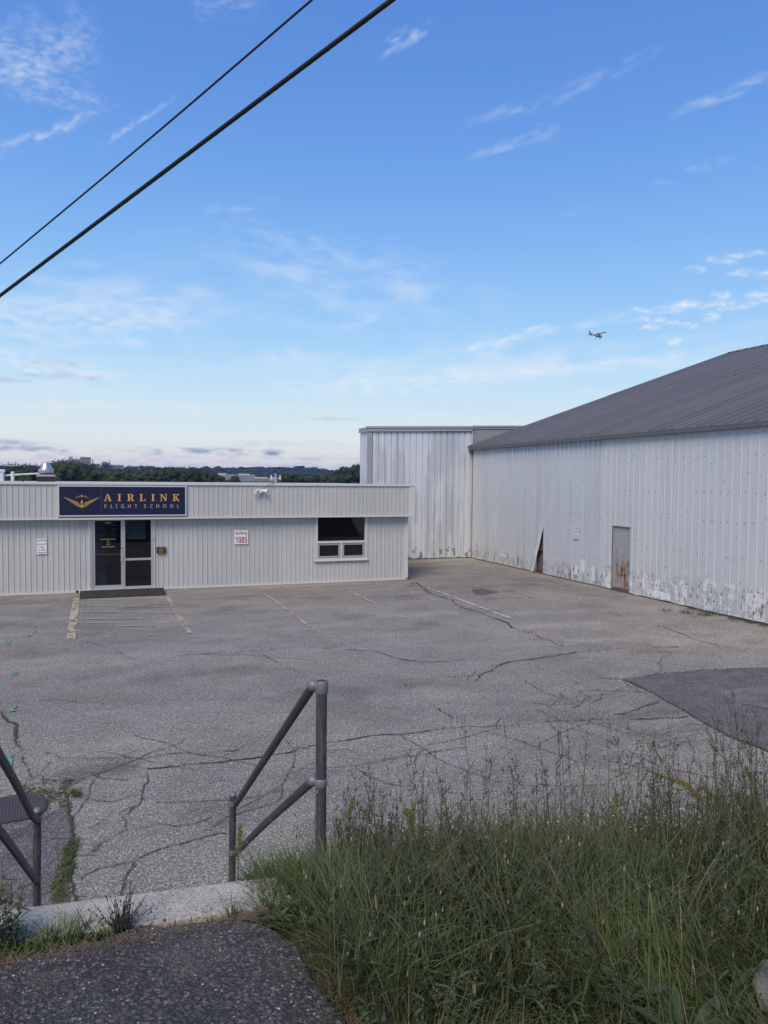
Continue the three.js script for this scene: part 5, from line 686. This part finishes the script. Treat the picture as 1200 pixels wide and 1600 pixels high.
  for (let i = 0; i < 300; i++) { const x = 0.74 + 3.0 * Math.pow(r(), 0.8), z = crestZ(x) + 0.05 + 1.25 * r(); if (onPath(x, z) || fbm(x * 1.8, z * 1.8, 3, 92) < 0.42) continue; weed(x, z, 0.14 + 0.2 * r(), tint([0.06, 0.085, 0.03], 0.7 + 0.6 * r()), 0.55 + 0.35 * r()); }
  for (let i = 0; i < 90; i++) { const x = 0.7 + 0.7 * r(), z = -3.35 - 0.9 * r(); weed(x, z, 0.2 + 0.3 * r(), tint(STEM, 0.8 + 0.5 * r())); }
  for (let i = 0; i < 46; i++) { const x = -0.29 - 0.14 * r(), z = -2.83 - 0.07 * r(); weed(x, z, 0.10 + 0.26 * r(), tint([0.10, 0.12, 0.055], 0.8 + 0.5 * r()), 0.6); }
  for (let i = 0; i < 60; i++) { const x = -0.62 - 0.6 * r(), z = -2.7 - 1.2 * r(); weed(x, z, 0.25 + 0.3 * r(), tint([0.10, 0.12, 0.055], 0.8 + 0.5 * r())); }
  stuff('tall_weeds', t.geo(), grassMat, 'tall branching weeds rising from the crest of the bank', 'weeds');
  // broad leaves low in the grass
  const l = new MB(); for (let i = 0; i < 1700; i++) { const x = 0.7 + 3.2 * r() * (i < 420 ? 0.22 : 1), z = crestZ(x) + 1.5 * r() - 0.35; if (onPath(x, z) || onStair(x, z)) continue; if (i >= 420 && fbm(x * 2.5, z * 2.5, 3, 97) < 0.5) continue; const y = bankY(x, z) + 0.01 + 0.10 * r(), n = 1 + Math.floor(r() * 3); for (let k = 0; k < n; k++) leaf(l, x, y, z, (0.03 + 0.07 * r()) * (z > -2.3 ? 0.6 : 1), 0.006 + 0.010 * r(), r() * 6.28, 0.2 + 1.1 * r(), tint(r() < 0.75 ? [0.040, 0.070, 0.022] : [0.045, 0.072, 0.045], 0.5 + 0.9 * r())); }
  for (let i = 0; i < 46; i++) { const x = 0.85 + 2.7 * r(), z = crestZ(x) + 0.05 + 1.15 * r(); if (onPath(x, z)) continue; const y = bankY(x, z) + 0.02, n = 5 + Math.floor(r() * 5), tone = r() < 0.4 ? [0.034, 0.062, 0.036] : [0.036, 0.068, 0.02]; for (let k = 0; k < n; k++) leaf(l, x + (r() - 0.5) * 0.05, y + 0.03 * r(), z + (r() - 0.5) * 0.05, 0.07 + 0.12 * r(), 0.018 + 0.022 * r(), r() * 6.28, 0.5 + 0.9 * r(), tint(tone, 0.6 + 0.8 * r())); }
  stuff('broad_leaves', l.geo(), grassMat, 'broad low leaves growing among the grass', 'plants');
  // tiny white and yellow blossoms
  const f = new MB(); for (let i = 0; i < 46; i++) { const x = 1.0 + 2.4 * r(), z = crestZ(x) - 0.05 - 0.35 * r(), y = bankY(x, z) + 0.16 + 0.16 * r(); stalk(f, [[x, y - 0.14, z], [x + 0.004, y, z]], 0.0008, 0.0006, STEM); const c = r() < 0.65 ? [0.75, 0.74, 0.68] : [0.6, 0.52, 0.14]; for (let k = 0; k < 5; k++) leaf(f, x + 0.004, y, z, 0.0055, 0.004, k * 1.257, 0.5, c); }
  stuff('small_blossoms', f.geo(), grassMat, 'tiny white and yellow flowers in the grass', 'flowers');
}
// grass and a dark weed along the edge between path and concrete
{
  const r = rng(207), b = new MB(), zp = x => lut([[-0.9, -2.66], [-0.32, -2.73], [0.15, -2.79], [0.40, -2.74], [0.53, -2.68]], x), zc = x => -2.93 + (x + 0.75) * 0.095;
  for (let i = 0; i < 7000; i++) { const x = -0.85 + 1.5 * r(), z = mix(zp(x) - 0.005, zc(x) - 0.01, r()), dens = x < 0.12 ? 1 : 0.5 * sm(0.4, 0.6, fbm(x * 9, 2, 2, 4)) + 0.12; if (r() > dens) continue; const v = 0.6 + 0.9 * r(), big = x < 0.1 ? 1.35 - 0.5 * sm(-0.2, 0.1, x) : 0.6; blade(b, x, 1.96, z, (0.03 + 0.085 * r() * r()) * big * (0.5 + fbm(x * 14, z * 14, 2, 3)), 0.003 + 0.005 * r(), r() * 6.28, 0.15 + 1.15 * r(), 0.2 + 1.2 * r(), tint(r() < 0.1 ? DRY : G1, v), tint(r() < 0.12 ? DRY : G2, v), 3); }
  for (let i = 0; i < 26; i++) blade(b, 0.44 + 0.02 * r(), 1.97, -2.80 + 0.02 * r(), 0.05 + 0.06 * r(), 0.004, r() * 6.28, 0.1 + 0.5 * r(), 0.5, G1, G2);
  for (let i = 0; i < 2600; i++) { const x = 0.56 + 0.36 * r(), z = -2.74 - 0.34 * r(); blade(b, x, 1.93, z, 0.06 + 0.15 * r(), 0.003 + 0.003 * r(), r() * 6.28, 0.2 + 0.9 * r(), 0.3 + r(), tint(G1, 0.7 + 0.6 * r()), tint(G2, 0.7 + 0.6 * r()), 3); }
  stuff('edge_grass', b.geo(), grassMat, 'short grass fringe between asphalt path and concrete step', 'grass');
  const d = new MB(), dead = new MB();
  for (let i = 0; i < 900; i++) { const u = r(), x = mix(-0.6, 0.62, u), z = -2.74 - 0.05 * r(); blade(dead, x, 2.0, z + 0.03, 0.02 + 0.05 * r(), 0.002, r() * 6.28, 1.25 + 0.3 * r(), 0.1, tint([0.16, 0.11, 0.07], 0.6 + 0.8 * r()), tint([0.22, 0.16, 0.10], 0.8), 2); }
  for (let i = 0; i < 1100; i++) { const z = -2.72 + 0.9 * r(), x = 0.64 + 0.12 * r(); blade(dead, x, bankY(x, z) + 0.015 + 0.02 * r(), z, 0.03 + 0.06 * r(), 0.002, r() * 6.28, 1.2 + 0.3 * r(), 0.15, tint([0.18, 0.12, 0.07], 0.6 + 0.8 * r()), tint([0.24, 0.18, 0.11], 0.8), 2); }
  stuff('dead_litter', dead.geo(), grassMat, 'brown dead grass litter along the edge of the path', 'litter');
  const p = new MB(); for (let i = 0; i < 60; i++) { const az = r() * 6.28, L = 0.05 + 0.11 * r(), ln = 0.15 + 0.85 * r(), x = 0.06 + 0.05 * (r() - 0.5), z = -2.82, e = [x + Math.cos(az) * Math.sin(ln) * L, 1.99 + Math.cos(ln) * L, z + Math.sin(az) * Math.sin(ln) * L], m = [(x + e[0]) / 2 + 0.008 * (r() - 0.5), (1.99 + e[1]) / 2, (z + e[2]) / 2]; stalk(p, [[x, 1.98, z], m, e], 0.0015, 0.0008, [0.05, 0.05, 0.03]); for (let k = 0; k < 7; k++) { const t = 0.3 + 0.7 * r(); bud(p, mix(x, e[0], t) + (r() - 0.5) * 0.008, mix(1.99, e[1], t), mix(z, e[2], t) + (r() - 0.5) * 0.008, 0.0028 + 0.0022 * r(), tint([0.05, 0.055, 0.03], 0.7 + 0.8 * r()), r); } }
  single('weed_clump', p.geo(), grassMat, 'dark bushy weed growing at the edge of the concrete step', 'weed');
  const q = new MB(); for (const [x, z] of [[0.60, -2.66], [0.66, -2.74], [0.58, -2.78], [0.70, -2.62]]) for (let k = 0; k < 9; k++) leaf(q, x + (r() - 0.5) * 0.02, 2.0 + 0.02 * r(), z + (r() - 0.5) * 0.02, 0.025 + 0.035 * r(), 0.014, k * 0.7 + r(), 0.4 + 0.5 * r(), tint([0.075, 0.14, 0.035], 0.7 + 0.6 * r()));
  single('leafy_weed', q.geo(), grassMat, 'bright leafy rosette weed at the corner of path and grass', 'weed');
}
// dock plants with dense yellow green seed spikes
function dock(label, foot, spikes, seed) {
  const r = rng(seed), b = new MB(), c = [0.07, 0.08, 0.035], s = new MB();
  for (const [a, e] of spikes) {
    const pts = []; for (let k = 0; k <= 6; k++) { const t = k / 6; pts.push([mix(a[0], e[0], t) + 0.02 * Math.sin(t * 3) * (r() - 0.5), mix(a[1], e[1], t) + 0.02 * Math.sin(t * 3.14), mix(a[2], e[2], t)]); } stalk(b, [foot, [mix(foot[0], a[0], 0.5), mix(foot[1], a[1], 0.55), mix(foot[2], a[2], 0.5)], ...pts], 0.003, 0.001, c);
    for (let k = 0; k < 620; k++) { const t = Math.pow(r(), 0.8), i = Math.min(5, Math.floor(t * 6)), f = t * 6 - i, w = 0.024 * (1 - t * 0.72) * (0.6 + 0.6 * Math.abs(Math.sin(t * 26 + seed))), az = r() * 6.28, q = w * Math.sqrt(r()); bud(s, mix(pts[i][0], pts[i + 1][0], f) + Math.cos(az) * q, mix(pts[i][1], pts[i + 1][1], f) + (r() - 0.5) * 0.014, mix(pts[i][2], pts[i + 1][2], f) + Math.sin(az) * q, 0.0030 + 0.0018 * r(), tint(r() < 0.8 ? [0.25, 0.24, 0.07] : [0.13, 0.15, 0.045], 0.6 + 0.7 * r()), r, 1.0); }
  }
  const t = thing('dock_plant', label, 'dock plant', foot, 0, 'dock plants on the bank'), mv = g => g.translate(-foot[0], -foot[1], -foot[2]); part('stems', mv(b.geo()), grassMat, t); part('seed_spikes', mv(s.geo()), grassMat, t);
}
dock('yellow green dock spike leaning left over the weeds at right', [3.02, 1.55, -3.12], [[[2.96, 1.93, -2.99], [2.60, 2.14, -3.13]], [[3.0, 1.90, -2.99], [2.86, 2.06, -3.03]], [[2.85, 1.99, -3.04], [2.76, 2.09, -3.08]]], 1);
dock('upright dock spike rising near the right edge of the photo', [3.19, 1.6, -3.0], [[[3.17, 1.88, -2.92], [3.08, 2.16, -2.96]], [[3.1, 1.88, -2.95], [3.03, 2.02, -3.0]]], 2);
dock('short dock spike in the weeds below the pavement patch', [2.44, 1.55, -3.25], [[[2.44, 1.80, -3.18], [2.46, 2.02, -3.18]]], 3);
dock('small dock spike just right of the tall handrail post', [1.18, 1.55, -3.68], [[[1.18, 1.80, -3.65], [1.20, 1.98, -3.65]]], 4);
dock('crooked dock spike right of centre among thin weeds', [1.49, 1.5, -3.56], [[[1.48, 1.78, -3.54], [1.50, 1.96, -3.55]], [[1.48, 1.86, -3.54], [1.44, 1.93, -3.55]]], 5);
dock('pale dock spike beside the lower handrail post', [0.66, 1.3, -3.9], [[[0.65, 1.66, -3.85], [0.665, 1.84, -3.85]]], 6);
// stone at the right edge
{
  const g = new THREE.IcosahedronGeometry(0.15, 5), p = g.attributes.position; for (let i = 0; i < p.count; i++) { const x = p.getX(i), y = p.getY(i), z = p.getZ(i), k = 0.85 + 0.5 * (fbm(x * 9 + 4, y * 9 + z * 7, 4, 3) - 0.3) + 0.1 * (fbm(x * 40, y * 40 + z * 31, 3, 5) - 0.5); p.setXYZ(i, x * k * 1.15, y * k * 0.85, z * k); } g.computeVertexNormals();
  const st = tex(256, 256, (u, v, i, j) => { const n = 0.22 + 0.3 * (fbm(u * 14, v * 14, 4, 3) - 0.5) + 0.08 * (h2(i, j, 3) - 0.5); return [n * 0.8, n * 0.8, n * 0.79]; }); single('stone', g, new THREE.MeshStandardMaterial({ map: st, roughness: 1 }), 'rough grey stone in the grass at the lower right edge', 'stone', [2.14, 1.95, -1.78]);
}
// moss and grass growing out of the cracks, weeds along the hangar foot
{
  const r = rng(311), b = new MB(); const tuft = (x, z, h, n, sp, c = G2) => { for (let i = 0; i < n; i++) { const v = 0.6 + 0.9 * r(); blade(b, x + (r() - 0.5) * sp, 0.0, z + (r() - 0.5) * sp, h * (0.4 + r()), 0.004 + 0.004 * r(), r() * 6.28, 0.2 + 0.9 * r(), 0.6, tint(r() < 0.2 ? [0.10, 0.085, 0.04] : c, v * 0.8), tint(c, v), 2); } };
  for (const [x, z, w] of greenSpots) tuft(x, z, 0.022 + 0.03 * r(), 7, 0.04 + w * 0.5);
  for (let i = 0; i < 900; i++) { const z = -6.4 - 3.0 * r(), x = -0.29 + 0.06 * Math.sin(z * 2) + 0.11 * (r() - 0.5); if (fbm(z * 1.8, 3, 2, 6) > 0.36) tuft(x, z, 0.05, 3, 0.04); }
  for (let i = 0; i < 900; i++) { const x = -0.95 + 0.62 * r(), z = -9.75 + 0.85 * r(); if (x < -0.6 && z > -9.45) continue; if (fbm(x * 6, z * 6, 3, 9) > 0.42) tuft(x, z, 0.025, 4, 0.05, [0.075, 0.10, 0.025]); }
  for (let i = 0; i < 260; i++) { const a = i / 260 * 6.28, cx = Math.cos(a), cz = Math.sin(a), q = 1 / Math.pow(Math.pow(Math.abs(cx / 0.46), 3.2) + Math.pow(Math.abs(cz / 0.39), 3.2), 1 / 3.2); if (fbm(i * 0.05, 1, 2, 3) > 0.4) tuft(-1.0 + cx * q, -9.07 + cz * q, 0.018, 3, 0.05, [0.06, 0.08, 0.025]); }
  for (const [x, z, n, h] of [[10.3, -24.6, 70, 0.1], [10.0, -24.2, 50, 0.08], [9.9, -21.6, 24, 0.07], [14.9, -17.28, 60, 0.16], [15.25, -16.83, 90, 0.2], [14.95, -16.3, 40, 0.1], [15.44, -16.35, 110, 0.24], [15.7, -15.6, 60, 0.14], [15.75, -15.1, 60, 0.12], [15.7, -14.6, 60, 0.12], [9.62, -15.8, 26, 0.06], [11.6, -9.5, 40, 0.05], [11.3, -9.6, 40, 0.05]]) tuft(x, z, h, n, 0.32, [0.05, 0.075, 0.025]);
  for (let i = 0; i < 500; i++) { const z = -17.5 + 4.2 * r(), x = 15.98 - 0.0236 * (z + 14.5) - 0.05 - 0.3 * r() * r(); tuft(x, z, 0.05, 4, 0.1, [0.035, 0.045, 0.022]); }
  stuff('crack_grass', b.geo(), grassMat, 'grass and moss growing from the pavement cracks', 'grass');
}
renderer.render(scene, camera);
